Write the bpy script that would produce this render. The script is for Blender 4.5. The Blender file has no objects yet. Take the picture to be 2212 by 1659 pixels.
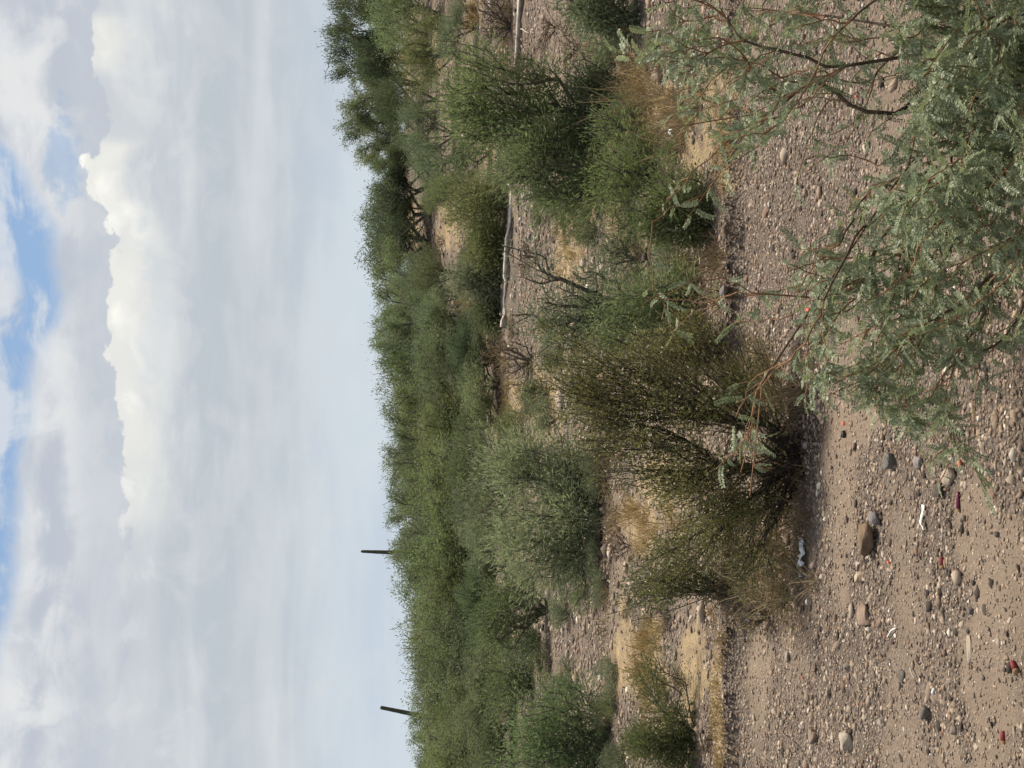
import bpy, math
import numpy as np
from mathutils import Matrix, Vector

C = bpy.context.scene.collection
S = bpy.context.scene

# ---------------------------------------------------------------- camera (phone held sideways: the picture lies on its side)
F = 3212.0                      # focal length in the units of a 2212 x 1659 view of the photograph
HORIZON = 870.0
PITCH = math.atan((1106 - HORIZON) / F)
CAM_H = 2.2
FW = np.array([0, math.cos(PITCH), -math.sin(PITCH)])
UP = np.array([0, math.sin(PITCH), math.cos(PITCH)])
RT = np.array([1.0, 0, 0])
cam_d = bpy.data.cameras.new('camera')
cam = bpy.data.objects.new('camera', cam_d)
C.objects.link(cam)
cam_d.sensor_fit = 'HORIZONTAL'
cam_d.sensor_width = 36.0
cam_d.lens = 36.0 * F / 2212.0
cam_d.clip_start = 0.05
cam_d.clip_end = 6000
mw = Matrix.Identity(4)
for i in range(3):
    mw[i][0] = -UP[i]
    mw[i][1] = RT[i]
    mw[i][2] = -FW[i]
    mw[i][3] = (0, 0, CAM_H)[i]
cam.matrix_world = mw
S.camera = cam

# ---------------------------------------------------------------- exposure, sun, sky
S.view_settings.view_transform = 'Standard'
S.view_settings.look = 'None'
S.view_settings.exposure = 0.58
S.view_settings.gamma = 1.0
S.view_settings.use_curve_mapping = False
S.cycles.max_bounces = 6
S.cycles.diffuse_bounces = 4
S.cycles.transmission_bounces = 3
S.cycles.transparent_max_bounces = 4
S.cycles.caustics_reflective = False
S.cycles.caustics_refractive = False

SUN_DIR = Vector((0.30, 0.30, 0.95)).normalized()       # towards the sun: high, beyond the bushes
sun_d = bpy.data.lights.new('sun', 'SUN')
sun_d.energy = 4.3
sun_d.angle = math.radians(8)
sun_d.color = (1.0, 0.92, 0.79)
sun = bpy.data.objects.new('sun', sun_d)
C.objects.link(sun)
sun.rotation_euler = SUN_DIR.to_track_quat('Z', 'Y').to_euler()
sun.location = (0, 0, 30)


class NT:
    """small helper to write node trees as expressions"""
    def __init__(self, tree):
        self.t = tree

    def node(self, typ, **kw):
        n = self.t.nodes.new(typ)
        for k, v in kw.items():
            setattr(n, k, v)
        return n

    def put(self, sock, v):
        if isinstance(v, bpy.types.NodeSocket):
            self.t.links.new(v, sock)
        elif v is not None:
            if sock.type == 'RGBA' and len(v) == 3:
                v = tuple(v) + (1.0,)
            sock.default_value = v

    def m(self, op, a, b=None, c=None, clamp=False):
        n = self.node('ShaderNodeMath', operation=op, use_clamp=clamp)
        for s, v in zip(n.inputs, (a, b, c)):
            if v is not None:
                self.put(s, v)
        return n.outputs[0]

    def step(self, v, lo, hi, out0=0.0, out1=1.0):
        n = self.node('ShaderNodeMapRange', interpolation_type='SMOOTHSTEP')
        for s, x in zip(n.inputs, (v, lo, hi, out0, out1)):
            self.put(s, x)
        return n.outputs[0]

    def mix(self, f, a, b, mode='MIX'):
        n = self.node('ShaderNodeMix', data_type='RGBA', blend_type=mode)
        self.put(n.inputs[0], f)
        self.put(n.inputs[6], a)
        self.put(n.inputs[7], b)
        return n.outputs[2]

    def noise(self, vec, scale, detail=4, rough=0.55, dist=0.0, dim='3D'):
        n = self.node('ShaderNodeTexNoise', noise_dimensions=dim)
        self.put(n.inputs['Vector'], vec)
        n.inputs['Scale'].default_value = scale
        n.inputs['Detail'].default_value = detail
        n.inputs['Roughness'].default_value = rough
        n.inputs['Distortion'].default_value = dist
        return n.outputs['Fac']

    def comb(self, x, y, z=0.0):
        n = self.node('ShaderNodeCombineXYZ')
        for s, v in zip(n.inputs, (x, y, z)):
            self.put(s, v)
        return n.outputs[0]

    def curve(self, v, pts):
        """piecewise linear v -> y through pts, both within 0..1"""
        n = self.node('ShaderNodeFloatCurve')
        cu = n.mapping.curves[0]
        while len(cu.points) < len(pts):
            cu.points.new(0.5, 0.5)
        for p, (x, y) in zip(cu.points, sorted(pts)):
            p.location = (x, y)
            p.handle_type = 'AUTO_CLAMPED'
        n.mapping.update()
        self.put(n.inputs['Value'], v)
        n.inputs['Factor'].default_value = 1.0
        return n.outputs[0]


def srgb(r, g, b):
    return tuple(((c / 255) / 12.92 if c / 255 <= 0.04045 else ((c / 255 + 0.055) / 1.055) ** 2.4) for c in (r, g, b))


def make_sky():
    w = bpy.data.worlds.new('World')
    S.world = w
    w.use_nodes = True
    t = w.node_tree
    t.nodes.clear()
    N = NT(t)
    K = 6.75                                            # background strength is 0.1
    sky = N.node('ShaderNodeTexSky', sky_type='NISHITA')
    sky.sun_disc = False
    sky.sun_elevation = math.asin(SUN_DIR.z)
    sky.sun_rotation = math.atan2(SUN_DIR.x, SUN_DIR.y)
    sky.air_density = 1.0
    sky.dust_density = 0.6
    sky.ozone_density = 2.0
    tc = N.node('ShaderNodeTexCoord')
    sep = N.node('ShaderNodeSeparateXYZ')
    t.links.new(tc.outputs['Generated'], sep.inputs[0])
    x, y, z = sep.outputs
    az = N.m('ARCTAN2', x, y)
    hyp = N.m('SQRT', N.m('ADD', N.m('MULTIPLY', x, x), N.m('MULTIPLY', y, y)))
    el = N.m('DIVIDE', z, N.m('MAXIMUM', hyp, 0.02))       # tangent of the elevation
    el = N.m('MAXIMUM', el, 0.0)
    # flat layers of cloud, drawn out sideways
    P1 = N.comb(N.m('MULTIPLY', az, 1.0), N.m('MULTIPLY', el, 3.2), 0.3)
    P2 = N.comb(N.m('MULTIPLY', az, 1.0), N.m('MULTIPLY', el, 5.5), 4.1)
    P3 = N.comb(az, N.m('MULTIPLY', el, 1.25), 9.0)
    n_str = N.noise(P2, 5.0, 5, 0.5, 0.3)
    n_mid = N.noise(P1, 9.0, 5, 0.55, 0.4)
    n_lump = N.noise(P3, 22.0, 6, 0.6, 0.5)
    n_big = N.noise(P1, 3.2, 4, 0.5, 0.2)
    n_fine = N.noise(P3, 70.0, 4, 0.6, 0.3)
    # grey sheet low down, lighter towards the horizon
    grey = N.mix(N.step(n_str, 0.36, 0.66), srgb(190, 198, 206), srgb(208, 214, 218))
    grey = N.mix(N.step(n_mid, 0.52, 0.72, 0, 0.35), grey, srgb(224, 228, 230))
    low = N.mix(N.step(n_str, 0.35, 0.65), srgb(198, 210, 222), srgb(208, 218, 226))
    grey = N.mix(N.step(el, 0.015, 0.10), low, grey)
    # upper broken sheet, lumpy and lighter
    upper = N.mix(N.step(N.m('ADD', N.m('MULTIPLY', n_mid, 0.6), N.m('MULTIPLY', n_lump, 0.4)), 0.38, 0.62),
                  srgb(190, 197, 208), srgb(226, 228, 230))
    sheet = N.mix(N.step(el, 0.15, 0.225), grey, upper)
    sheet = N.mix(N.m('MULTIPLY', N.step(n_lump, .46, .66), N.step(el, .10, .20, .12, .55)), sheet, srgb(231, 232, 231))
    over = N.m('MULTIPLY', N.step(el, 0.165, 0.185), N.step(el, 0.20, 0.235, 1.0, 0.0))
    sheet = N.mix(N.m('MULTIPLY', over, .6), sheet, srgb(196, 202, 211))
    # the bright heaped cloud: crisp lit top edge, fading below
    f = N.m('DIVIDE', N.m('ADD', az, 0.30), 0.60, clamp=True)          # azimuth -0.30..0.30 -> 0..1

    def ax(dy):
        return (math.atan((829.5 - dy) / F) + 0.30) / 0.60

    def ex(dx):
        return (HORIZON - dx) / F
    top = N.curve(f, [(0, .58), (ax(1150), ex(282) * 3), (ax(1000), ex(272) * 3), (ax(890), ex(255) * 3), (ax(760), ex(240) * 3), (ax(620), ex(236) * 3), (ax(515), ex(262) * 3),
                      (ax(475), ex(250) * 3), (ax(400), ex(196) * 3), (ax(335), ex(210) * 3), (ax(275), ex(236) * 3), (ax(120), ex(212) * 3), (ax(60), ex(222) * 3), (1, .6)])
    amp = N.curve(f, [(0, 0), (ax(1240), 0.0), (ax(1110), .35), (ax(1000), .62), (ax(880), .85), (ax(760), .8), (ax(620), 1.0), (ax(520), .62), (ax(470), .9),
                      (ax(400), 1.0), (ax(330), .9), (ax(290), .15), (ax(200), .1), (ax(130), .75), (ax(60), .7), (ax(20), .1), (1, .25)])
    amp = N.m('MULTIPLY', amp, 1.0)
    topv = N.m('DIVIDE', top, 3.0)
    wob = N.m('MULTIPLY', N.m('SUBTRACT', n_lump, 0.5), 0.022)
    wob = N.m('ADD', wob, N.m('MULTIPLY', N.m('SUBTRACT', n_fine, 0.5), 0.018))
    vb = N.node('ShaderNodeTexVoronoi', feature='SMOOTH_F1'); vb.inputs['Scale'].default_value = 46; vb.inputs['Smoothness'].default_value = .25
    N.put(vb.inputs['Vector'], P3)
    puff = vb.outputs['Distance']
    wob = N.m('ADD', wob, N.m('MULTIPLY', N.m('SUBTRACT', 0.35, puff), 0.011))
    below = N.m('SUBTRACT', N.m('ADD', topv, wob), el)                 # >0 under the top edge
    edge = N.step(below, -0.0006, 0.0020)
    core = N.m('MULTIPLY', edge, N.step(below, 0.008, 0.036, 1.0, 0.0))
    soft = N.m('MULTIPLY', edge, N.step(below, 0.006, 0.046, 1.0, 0.0))
    soft = N.m('MULTIPLY', soft, N.step(N.m('ADD', n_mid, N.m('MULTIPLY', n_lump, 0.3)), 0.45, 0.85, 0.25, 1.0))
    lit = N.mix(N.step(N.m('SUBTRACT', n_lump, N.m('MULTIPLY', puff, .35)), 0.28, 0.5), srgb(236, 236, 230), srgb(255, 254, 246))
    sheet = N.mix(N.m('MULTIPLY', N.m('MULTIPLY', soft, 0.8), N.m('ADD', N.m('MULTIPLY', amp, .7), .3)), sheet, srgb(232, 232, 228))
    sheet = N.mix(N.m('MULTIPLY', core, amp), sheet, lit)
    # blue openings high up
    hole = N.curve(f, [(0, .10), (ax(1659), .0), (ax(1520), .03), (ax(1400), .13), (ax(1250), .27), (ax(1120), .30), (ax(1000), .33), (ax(850), .40), (ax(740), .54), (ax(640), .76),
                       (ax(540), .70), (ax(440), .50), (ax(350), .30), (ax(280), .06), (ax(200), .0), (1, .0)])
    edge_dx = N.m('ADD', N.m('MULTIPLY', hole, 205.0), 4.0)                             # lowest edge of the blue, in view units
    edge_el = N.m('DIVIDE', N.m('SUBTRACT', HORIZON, edge_dx), F)
    hw = N.m('ADD', N.m('MULTIPLY', N.m('SUBTRACT', n_lump, 0.5), 0.034), N.m('MULTIPLY', N.m('SUBTRACT', n_mid, 0.5), 0.020))
    hw = N.m('ADD', hw, N.m('MULTIPLY', N.m('SUBTRACT', n_fine, 0.5), 0.008))
    blue = N.step(N.m('SUBTRACT', N.m('ADD', el, hw), edge_el), -0.007, 0.010)
    # the small slit under it
    sx = N.m('DIVIDE', N.m('SUBTRACT', az, math.atan((829.5 - 365) / F)), 0.036)
    sy = N.m('DIVIDE', N.m('SUBTRACT', el, ex(162)), 0.011)
    sl = N.m('ADD', N.m('MULTIPLY', sx, sx), N.m('MULTIPLY', sy, sy))
    sl = N.m('ADD', sl, N.m('MULTIPLY', N.m('SUBTRACT', n_lump, 0.5), 4.5))
    sl = N.m('ADD', sl, N.m('MULTIPLY', N.m('SUBTRACT', n_fine, 0.5), 3.0))
    slit = N.m('MULTIPLY', N.step(sl, 0.2, 1.5, 1.0, 0.0), 0.5)
    # wisps drifting over the opening
    wx = N.m('DIVIDE', N.m('SUBTRACT', az, math.atan((829.5 - 690) / F)), 0.05)
    wy = N.m('DIVIDE', N.m('SUBTRACT', el, ex(28)), 0.016)
    ws = N.m('ADD', N.m('MULTIPLY', wx, wx), N.m('MULTIPLY', wy, wy))
    wisp = N.m('MULTIPLY', N.step(ws, 0.2, 1.3, 1.0, 0.0), N.step(n_lump, 0.36, 0.58))
    wisp = N.m('MAXIMUM', wisp, N.m('MULTIPLY', N.step(N.m('ADD', N.m('MULTIPLY', n_mid, .5), N.m('MULTIPLY', n_lump, .5)), 0.47, 0.60), 0.8))
    blue = N.m('MULTIPLY', blue, N.m('SUBTRACT', 1.0, N.m('MULTIPLY', wisp, 0.85)))
    blue = N.m('MAXIMUM', blue, slit)
    # beyond the picture the same broken cover goes on
    cover = N.step(n_big, 0.40, 0.56)
    far_blue = N.m('MULTIPLY', N.m('SUBTRACT', 1.0, cover), N.step(el, 0.30, 0.40))
    blue = N.m('MINIMUM', blue, N.step(el, 0.30, 0.40, 1.0, 0.0))
    blue = N.m('MAXIMUM', blue, N.m('MULTIPLY', far_blue, 0.8))
    K3 = N.mix(1.0, sheet, (K, K, K), 'MULTIPLY')
    skyc = N.mix(0.75, sky.outputs[0], tuple(K * c for c in srgb(142, 172, 208)))
    col = N.mix(blue, K3, skyc)
    bg = N.node('ShaderNodeBackground')
    bg.inputs['Strength'].default_value = 0.1
    t.links.new(col, bg.inputs['Color'])
    out = N.node('ShaderNodeOutputWorld')
    t.links.new(bg.outputs[0], out.inputs[0])


make_sky()

# ---------------------------------------------------------------- helpers
rng = np.random.default_rng(7)


def hash2(ix, iy, seed):
    h = (ix.astype(np.int64) * 374761393 + iy.astype(np.int64) * 668265263 + seed * 974711) & 0x7fffffff
    h = ((h ^ (h >> 13)) * 1274126177) & 0x7fffffff
    h = h ^ (h >> 16)
    return (h & 0xffff) / 65535.0


def vnoise(x, y, seed=0):
    x = np.asarray(x, float); y = np.asarray(y, float)
    ix = np.floor(x); iy = np.floor(y)
    fx = x - ix; fy = y - iy
    fx = fx * fx * (3 - 2 * fx); fy = fy * fy * (3 - 2 * fy)
    a = hash2(ix, iy, seed); b = hash2(ix + 1, iy, seed)
    c = hash2(ix, iy + 1, seed); d = hash2(ix + 1, iy + 1, seed)
    return (a * (1 - fx) + b * fx) * (1 - fy) + (c * (1 - fx) + d * fx) * fy


def fbm(x, y, seed=0, o=4):
    s = 0; a = 0.5; n = 0
    for i in range(o):
        s = s + a * vnoise(x * 2 ** i + 17.3 * i, y * 2 ** i - 9.1 * i, seed + i); n += a; a *= 0.5
    return s / n


def sstep(v, a, b):
    t = np.clip((v - a) / (b - a), 0, 1)
    return t * t * (3 - 2 * t)


def bank_y(x):
    return 9.58 + 0.45 * (fbm(x * 0.6, x * 0 + 3.3, 5, 3) - 0.5)


def ledge_y(x):
    return 25.9 - 0.58 * (np.clip(x, 0, 9) - 1.2)


def terrain(x, y):
    x = np.asarray(x, float); y = np.asarray(y, float)
    near = 1 - sstep(y, 60, 140)
    z = (0.10 * (fbm(x * .35, y * .35, 1, 3) - .5) + 0.06 * (fbm(x * 1.5, y * 1.5, 2, 3) - .5)) * near
    z = z + 0.040 * (fbm(x * 6, y * 7, 3, 4) - .5) * (1 - sstep(y, 14, 26))
    z = z + 0.11 * sstep(y - bank_y(x), 0.0, 0.09)
    z = z + 0.016 * np.clip(y - 10, 0, 14)
    z = z + 0.07 * sstep(y - ledge_y(x), 0.0, 0.12) * sstep(x, 0.2, 1.2)
    s = sstep(x, -5.0, 8.0)
    z = z + np.clip(y - 24, 0, 30) * (0.010 + 0.048 * s)
    z = z - 0.014 * np.clip(y - 58, 0, 9000)
    return z


def ray(dx, dy):
    return FW + RT * ((829.5 - dy) / F) + UP * (-(dx - 1106.0) / F)


def at(dx, dy, Y):
    """world point at distance Y that shows at (dx, dy) of the photograph"""
    r = ray(dx, dy)
    return np.array([0, 0, CAM_H]) + r * (Y / r[1])


def ground(dx, dy):
    r = ray(dx, dy)
    ys = np.concatenate([np.arange(3, 30, 0.02), np.arange(30, 120, 0.1)])
    px = r[0] / r[1] * ys
    pz = CAM_H + r[2] / r[1] * ys
    tz = terrain(px, ys)
    k = np.argmax(pz <= tz) if (pz <= tz).any() else len(ys) - 1
    return np.array([px[k], ys[k], float(tz[k])])


def to_px(P):
    P = np.atleast_2d(P) - np.array([0, 0, CAM_H])
    d = P @ FW
    return 1106 - F * (P @ UP) / d, 829.5 - F * (P @ RT) / d, d


def mesh_arrays(name, V, faces, mat=None, smooth=False, cols=None):
    """V (n,3); faces: list of (m,k) index arrays"""
    me = bpy.data.meshes.new(name)
    V = np.ascontiguousarray(V, dtype=np.float32)
    me.vertices.add(len(V))
    me.vertices.foreach_set('co', V.ravel())
    loops = np.concatenate([f.ravel() for f in faces]).astype(np.int32)
    tot = np.concatenate([np.full(len(f), f.shape[1], np.int32) for f in faces])
    start = np.concatenate([[0], np.cumsum(tot)[:-1]]).astype(np.int32)
    me.loops.add(len(loops))
    me.loops.foreach_set('vertex_index', loops)
    me.polygons.add(len(tot))
    me.polygons.foreach_set('loop_start', start)
    me.polygons.foreach_set('loop_total', tot)
    if smooth:
        me.polygons.foreach_set('use_smooth', np.ones(len(tot), bool))
    me.update(calc_edges=True)
    if cols is not None:
        for an, arr in cols.items():
            if arr.ndim == 1:
                a = me.attributes.new(an, 'FLOAT', 'POINT'); a.data.foreach_set('value', arr.astype(np.float32))
            else:
                a = me.attributes.new(an, 'FLOAT_COLOR', 'POINT')
                a.data.foreach_set('color', np.c_[arr, np.ones(len(arr))].astype(np.float32).ravel())
    if mat:
        me.materials.append(mat)
    return me


def obj(name, me, parent=None, loc=None):
    o = bpy.data.objects.new(name, me)
    C.objects.link(o)
    if parent is not None:
        o.parent = parent
    if loc is not None:
        o.location = tuple(float(c) for c in loc)
    return o


def tag(o, label=None, cat=None, group=None, kind=None):
    if label: o['label'] = label
    if cat: o['category'] = cat
    if group: o['group'] = group
    if kind: o['kind'] = kind
    return o


def empty(name, loc):
    o = bpy.data.objects.new(name, None)
    o.empty_display_size = 0.1
    C.objects.link(o)
    o.location = tuple(float(c) for c in loc)
    return o


# ---------------------------------------------------------------- materials
def new_mat(name):
    m = bpy.data.materials.new(name)
    m.use_nodes = True
    m.node_tree.nodes.clear()
    N = NT(m.node_tree)
    out = N.node('ShaderNodeOutputMaterial')
    return m, N, out


def leaf_mat(name, c1, c2, trans=0.25, gloss=0.0):
    """leaves: colour varies leaf by leaf; the object colour tints one plant against the next"""
    m, N, out = new_mat(name)
    geo = N.node('ShaderNodeNewGeometry')
    oi = N.node('ShaderNodeObjectInfo')
    tc = N.node('ShaderNodeTexCoord')
    n = N.noise(tc.outputs['Object'], 2.2, 2)
    r = N.m('ADD', N.m('MULTIPLY', geo.outputs['Random Per Island'], 0.65), N.m('MULTIPLY', N.step(n, .3, .7), 0.35))
    col = N.mix(r, c1, c2)
    col = N.mix(1.0, col, oi.outputs['Color'], 'MULTIPLY')
    d = N.node('ShaderNodeBsdfDiffuse'); N.put(d.inputs['Color'], col)
    tr = N.node('ShaderNodeBsdfTranslucent'); N.put(tr.inputs['Color'], N.mix(0.5, col, N.mix(1.0, col, (1.1, 1.15, .7), 'MULTIPLY')))
    mx = N.node('ShaderNodeMixShader'); mx.inputs[0].default_value = trans
    N.t.links.new(d.outputs[0], mx.inputs[1]); N.t.links.new(tr.outputs[0], mx.inputs[2])
    res = mx.outputs[0]
    if gloss:
        g = N.node('ShaderNodeBsdfGlossy'); g.inputs['Roughness'].default_value = 0.45
        g.inputs['Color'].default_value = (1, 1, 1, 1)
        m2 = N.node('ShaderNodeMixShader'); m2.inputs[0].default_value = gloss
        N.t.links.new(res, m2.inputs[1]); N.t.links.new(g.outputs[0], m2.inputs[2]); res = m2.outputs[0]
    N.t.links.new(res, out.inputs[0])
    return m


def rough_mat(name, c1, c2, scale=8.0, bump=0.3, rough=0.9, bscale=None, spec=0.2, objcol=False, coord='Object'):
    m, N, out = new_mat(name)
    tc = N.node('ShaderNodeTexCoord')
    n = N.noise(tc.outputs[coord], scale, 6, 0.65)
    n2 = N.noise(tc.outputs[coord], bscale or scale * 4, 4, 0.6)
    col = N.mix(N.step(n, .32, .68), c1, c2)
    col = N.mix(N.step(n2, .3, .7, 0.0, 0.35), col, tuple(c * 0.55 for c in c1))
    if objcol:
        oi = N.node('ShaderNodeObjectInfo')
        col = N.mix(1.0, col, oi.outputs['Color'], 'MULTIPLY')
    p = N.node('ShaderNodeBsdfPrincipled')
    N.put(p.inputs['Base Color'], col)
    p.inputs['Roughness'].default_value = rough
    p.inputs['Specular IOR Level'].default_value = spec
    b = N.node('ShaderNodeBump'); b.inputs['Strength'].default_value = bump
    b.inputs['Distance'].default_value = 0.01
    N.t.links.new(n2, b.inputs['Height'])
    N.t.links.new(b.outputs[0], p.inputs['Normal'])
    N.t.links.new(p.outputs[0], out.inputs[0])
    return m


def ground_mat():
    m, N, out = new_mat('wash_ground')
    tc = N.node('ShaderNodeTexCoord')
    P = tc.outputs['Object']
    sand = N.node('ShaderNodeAttribute', attribute_name='sand').outputs['Fac']
    straw = N.node('ShaderNodeAttribute', attribute_name='straw').outputs['Fac']
    litter = N.node('ShaderNodeAttribute', attribute_name='litter').outputs['Fac']  # twig litter plus the painted shade at the bush feet
    nb = N.noise(P, 0.9, 5, .6)
    nm = N.noise(P, 6, 5, .6)
    nf = N.noise(P, 60, 4, .7)
    ng = N.noise(P, 190, 3, .6)
    vor = N.node('ShaderNodeTexVoronoi', feature='F1'); vor.inputs['Scale'].default_value = 55
    N.put(vor.inputs['Vector'], P)
    vsep = N.node('ShaderNodeSeparateColor'); N.t.links.new(vor.outputs['Color'], vsep.inputs[0])
    sandc = N.mix(N.step(nb, .35, .65), (.235, .178, .130), (.290, .218, .160))
    sandc = N.mix(N.step(nf, .45, .75, 0, .4), sandc, (.24, .18, .135))
    gravc = N.mix(N.step(nm, .35, .65), (.185, .140, .107), (.262, .200, .153))
    gravc = N.mix(N.step(vsep.outputs[0], .55, 1.0, 0, .55), gravc, (.36, .30, .25))
    gravc = N.mix(N.step(vsep.outputs[1], .6, 1.0, 0, .7), gravc, (.12, .10, .085))
    gravc = N.mix(N.step(vor.outputs['Distance'], .25, .7, 0, .55), gravc, (.10, .08, .065))
    col = N.mix(sand, gravc, sandc)
    strawc = N.mix(N.step(nm, .3, .7), (.40, .29, .155), (.50, .37, .20))
    strawc = N.mix(N.step(nf, .45, .7, 0, .5), strawc, (.22, .16, .09))
    straw = N.m('MULTIPLY', straw, .75)
    col = N.mix(N.m('MULTIPLY', straw, N.step(N.m('ADD', N.m('MULTIPLY', nm, .6), N.m('MULTIPLY', nf, .4)), .36, .56, .1, 1.0)), col, strawc)
    lit = N.mix(N.step(nf, .35, .65), (.045, .034, .026), (.15, .105, .072))  # near-black litter colour, darkened to hold the contact shadow of the bushes
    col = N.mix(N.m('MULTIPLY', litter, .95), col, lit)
    p = N.node('ShaderNodeBsdfPrincipled')
    N.put(p.inputs['Base Color'], col)
    p.inputs['Roughness'].default_value = 1.0
    p.inputs['Specular IOR Level'].default_value = 0.1
    h = N.m('ADD', N.m('MULTIPLY', nf, .6), N.m('MULTIPLY', ng, .4))
    h = N.m('SUBTRACT', h, N.m('MULTIPLY', N.m('MULTIPLY', vor.outputs['Distance'], N.m('SUBTRACT', 1.0, sand)), 1.2))
    b = N.node('ShaderNodeBump'); b.inputs['Strength'].default_value = 1.0; b.inputs['Distance'].default_value = 0.022
    N.t.links.new(h, b.inputs['Height']); N.t.links.new(b.outputs[0], p.inputs['Normal'])
    N.t.links.new(p.outputs[0], out.inputs[0])
    return m


def attr_stone_mat():
    m, N, out = new_mat('gravel_stone')
    tc = N.node('ShaderNodeTexCoord')
    col = N.node('ShaderNodeAttribute', attribute_name='tone').outputs['Color']
    n = N.noise(tc.outputs['Object'], 120, 3, .6)
    col = N.mix(N.step(n, .3, .7, .0, .45), col, N.mix(1.0, col, (.5, .48, .46), 'MULTIPLY'))
    p = N.node('ShaderNodeBsdfPrincipled')
    N.put(p.inputs['Base Color'], col)
    p.inputs['Roughness'].default_value = .85
    p.inputs['Specular IOR Level'].default_value = .25
    N.t.links.new(p.outputs[0], out.inputs[0])
    return m


M = {}
M['ground'] = ground_mat()
M['gravel'] = attr_stone_mat()
M['pebble'] = rough_mat('pebble', (.78, .76, .74), (1.0, 1.0, 1.0), 40, .4, .85, objcol=True)
M['leaf_green'] = leaf_mat('green_leaves', (.105, .130, .062), (.225, .248, .135), .42)
M['leaf_olive'] = leaf_mat('olive_leaves', (.115, .138, .056), (.230, .250, .118), .42)
M['leaf_blue'] = leaf_mat('blue_green_leaves', (.120, .148, .086), (.245, .275, .165), .4)
M['leaf_dark'] = leaf_mat('dark_leaves', (.075, .098, .048), (.165, .190, .100), .36)
M['leaf_creosote'] = leaf_mat('creosote_leaves', (.092, .092, .032), (.205, .195, .080), .45, .02)
M['leaf_mesquite'] = leaf_mat('mesquite_leaves', (.130, .160, .086), (.300, .335, .200), .38, .02)
M['bark_dark'] = rough_mat('dark_bark', (.030, .024, .020), (.075, .060, .048), 30, .5)
M['bark_grey'] = rough_mat('grey_bark', (.08, .068, .058), (.18, .15, .12), 30, .5)
M['bark_red'] = rough_mat('red_brown_twig', (.15, .075, .040), (.34, .19, .10), 25, .4)
M['pale_stick'] = rough_mat('bleached_stick', (.36, .31, .24), (.58, .51, .42), 40, .4)
M['bark_limb'] = rough_mat('brown_bark', (.05, .035, .024), (.13, .085, .055), 25, .5)
M['dry'] = leaf_mat('dry_grass', (.24, .17, .085), (.46, .34, .18), .2)
M['dry_brown'] = leaf_mat('dry_brown_grass', (.15, .112, .070), (.34, .262, .165), .2)
M['dead_twig'] = rough_mat('dead_twig', (.10, .08, .065), (.26, .21, .17), 40, .4)
M['ledge'] = rough_mat('pale_earth', (.34, .29, .23), (.62, .55, .47), 9, 1.0)


def plastic(name, c, rough=.45, noise=.25):
    return rough_mat(name, tuple(np.array(c) * (1 - noise)), c, 40, .1, rough, 90, .4)


M['orange'] = plastic('orange_paint', (.85, .17, .07), .6)
M['red'] = plastic('red_plastic', (.24, .025, .03), .7, .5)
M['wine'] = plastic('wine_plastic', (.14, .012, .045))
M['brass'] = rough_mat('brass', (.22, .13, .06), (.38, .24, .11), 50, .1, .4, 90, .5)
M['white'] = plastic('white_plastic', (.82, .82, .82), .5, .08)
M['bone'] = plastic('white_wood', (.80, .77, .70), .7, .12)
M['black'] = plastic('black_pitch', (.02, .018, .017), .6)


# ---------------------------------------------------------------- ground sheet
def spaced(lo, fine_lo, fine_hi, hi, step, grow):
    mid = np.arange(fine_lo, fine_hi + 1e-6, step)
    up = [fine_hi]; s = step
    while up[-1] < hi:
        s *= grow; up.append(up[-1] + s)
    dn = [fine_lo]; s = step
    while dn[-1] > lo:
        s *= grow; dn.append(dn[-1] - s)
    return np.concatenate([dn[1:][::-1], mid, up[1:]])


def blob(X, Y, items):
    """soft union of patches given on the photograph as (dx, dy, rdx, rdy)"""
    v = np.zeros_like(X)
    px, py, d = to_px(np.c_[X.ravel(), Y.ravel(), terrain(X.ravel(), Y.ravel())])
    px = px.reshape(X.shape); py = py.reshape(X.shape); ok = (d.reshape(X.shape) > 1)
    wob = 1.5 * (fbm(X * 3.0, Y * 2.0, 41, 4) - .5)
    for dx, dy, a, b in items:
        r = np.sqrt(((px - dx) / a) ** 2 + ((py - dy) / b) ** 2) + wob * 0.9
        v = np.maximum(v, np.where(ok, 1 - sstep(r, .7, 1.12), 0))
    return v


STRAW = [(1240, 480, 40, 60), (1170, 880, 40, 90), (1300, 330, 30, 60), (1480, 330, 40, 60), (1350, 480, 40, 70), (1500, 1450, 30, 120), (1350, 1400, 30, 90), (1060, 560, 20, 60), (970, 480, 30, 60), (950, 100, 20, 60), (1060, 330, 20, 60), (1552, 265, 44, 125), (1540, 230, 40, 90), (1546, 1520, 15, 170), (1556, 1620, 10, 60), (1400, 1395, 30, 70), (1228, 545, 36, 90), (1105, 890, 32, 80), (1115, 1385, 26, 40),
         (890, 490, 16, 60), (1395, 250, 60, 90), (1012, 650, 22, 40), (1020, 20, 26, 40), (1410, 1480, 40, 60), (1385, 1130, 50, 60), (870, 170, 12, 60), (1480, 240, 50, 60), (1440, 1050, 60, 70)]
LITTER_SHADE = [(1690, 1010, 62, 200), (1745, 850, 40, 130), (1650, 830, 50, 90), (1700, 1250, 45, 130), (1640, 1200, 60, 120), (1500, 700, 40, 120), (1540, 600, 40, 90), (1310, 210, 40, 150), (1530, 480, 16, 70),  # litter under bushes, with their ground shadow painted into the same patches
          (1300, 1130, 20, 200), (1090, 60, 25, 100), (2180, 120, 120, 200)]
SAND = [(1815, 1080, 38, 260), (2150, 1480, 70, 280), (1955, 1290, 20, 60), (2110, 1150, 50, 110), (1860, 900, 60, 60), (2190, 1300, 40, 200), (1640, 1480, 30, 160), (2050, 1640, 30, 60), (1060, 740, 40, 50)]

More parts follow.
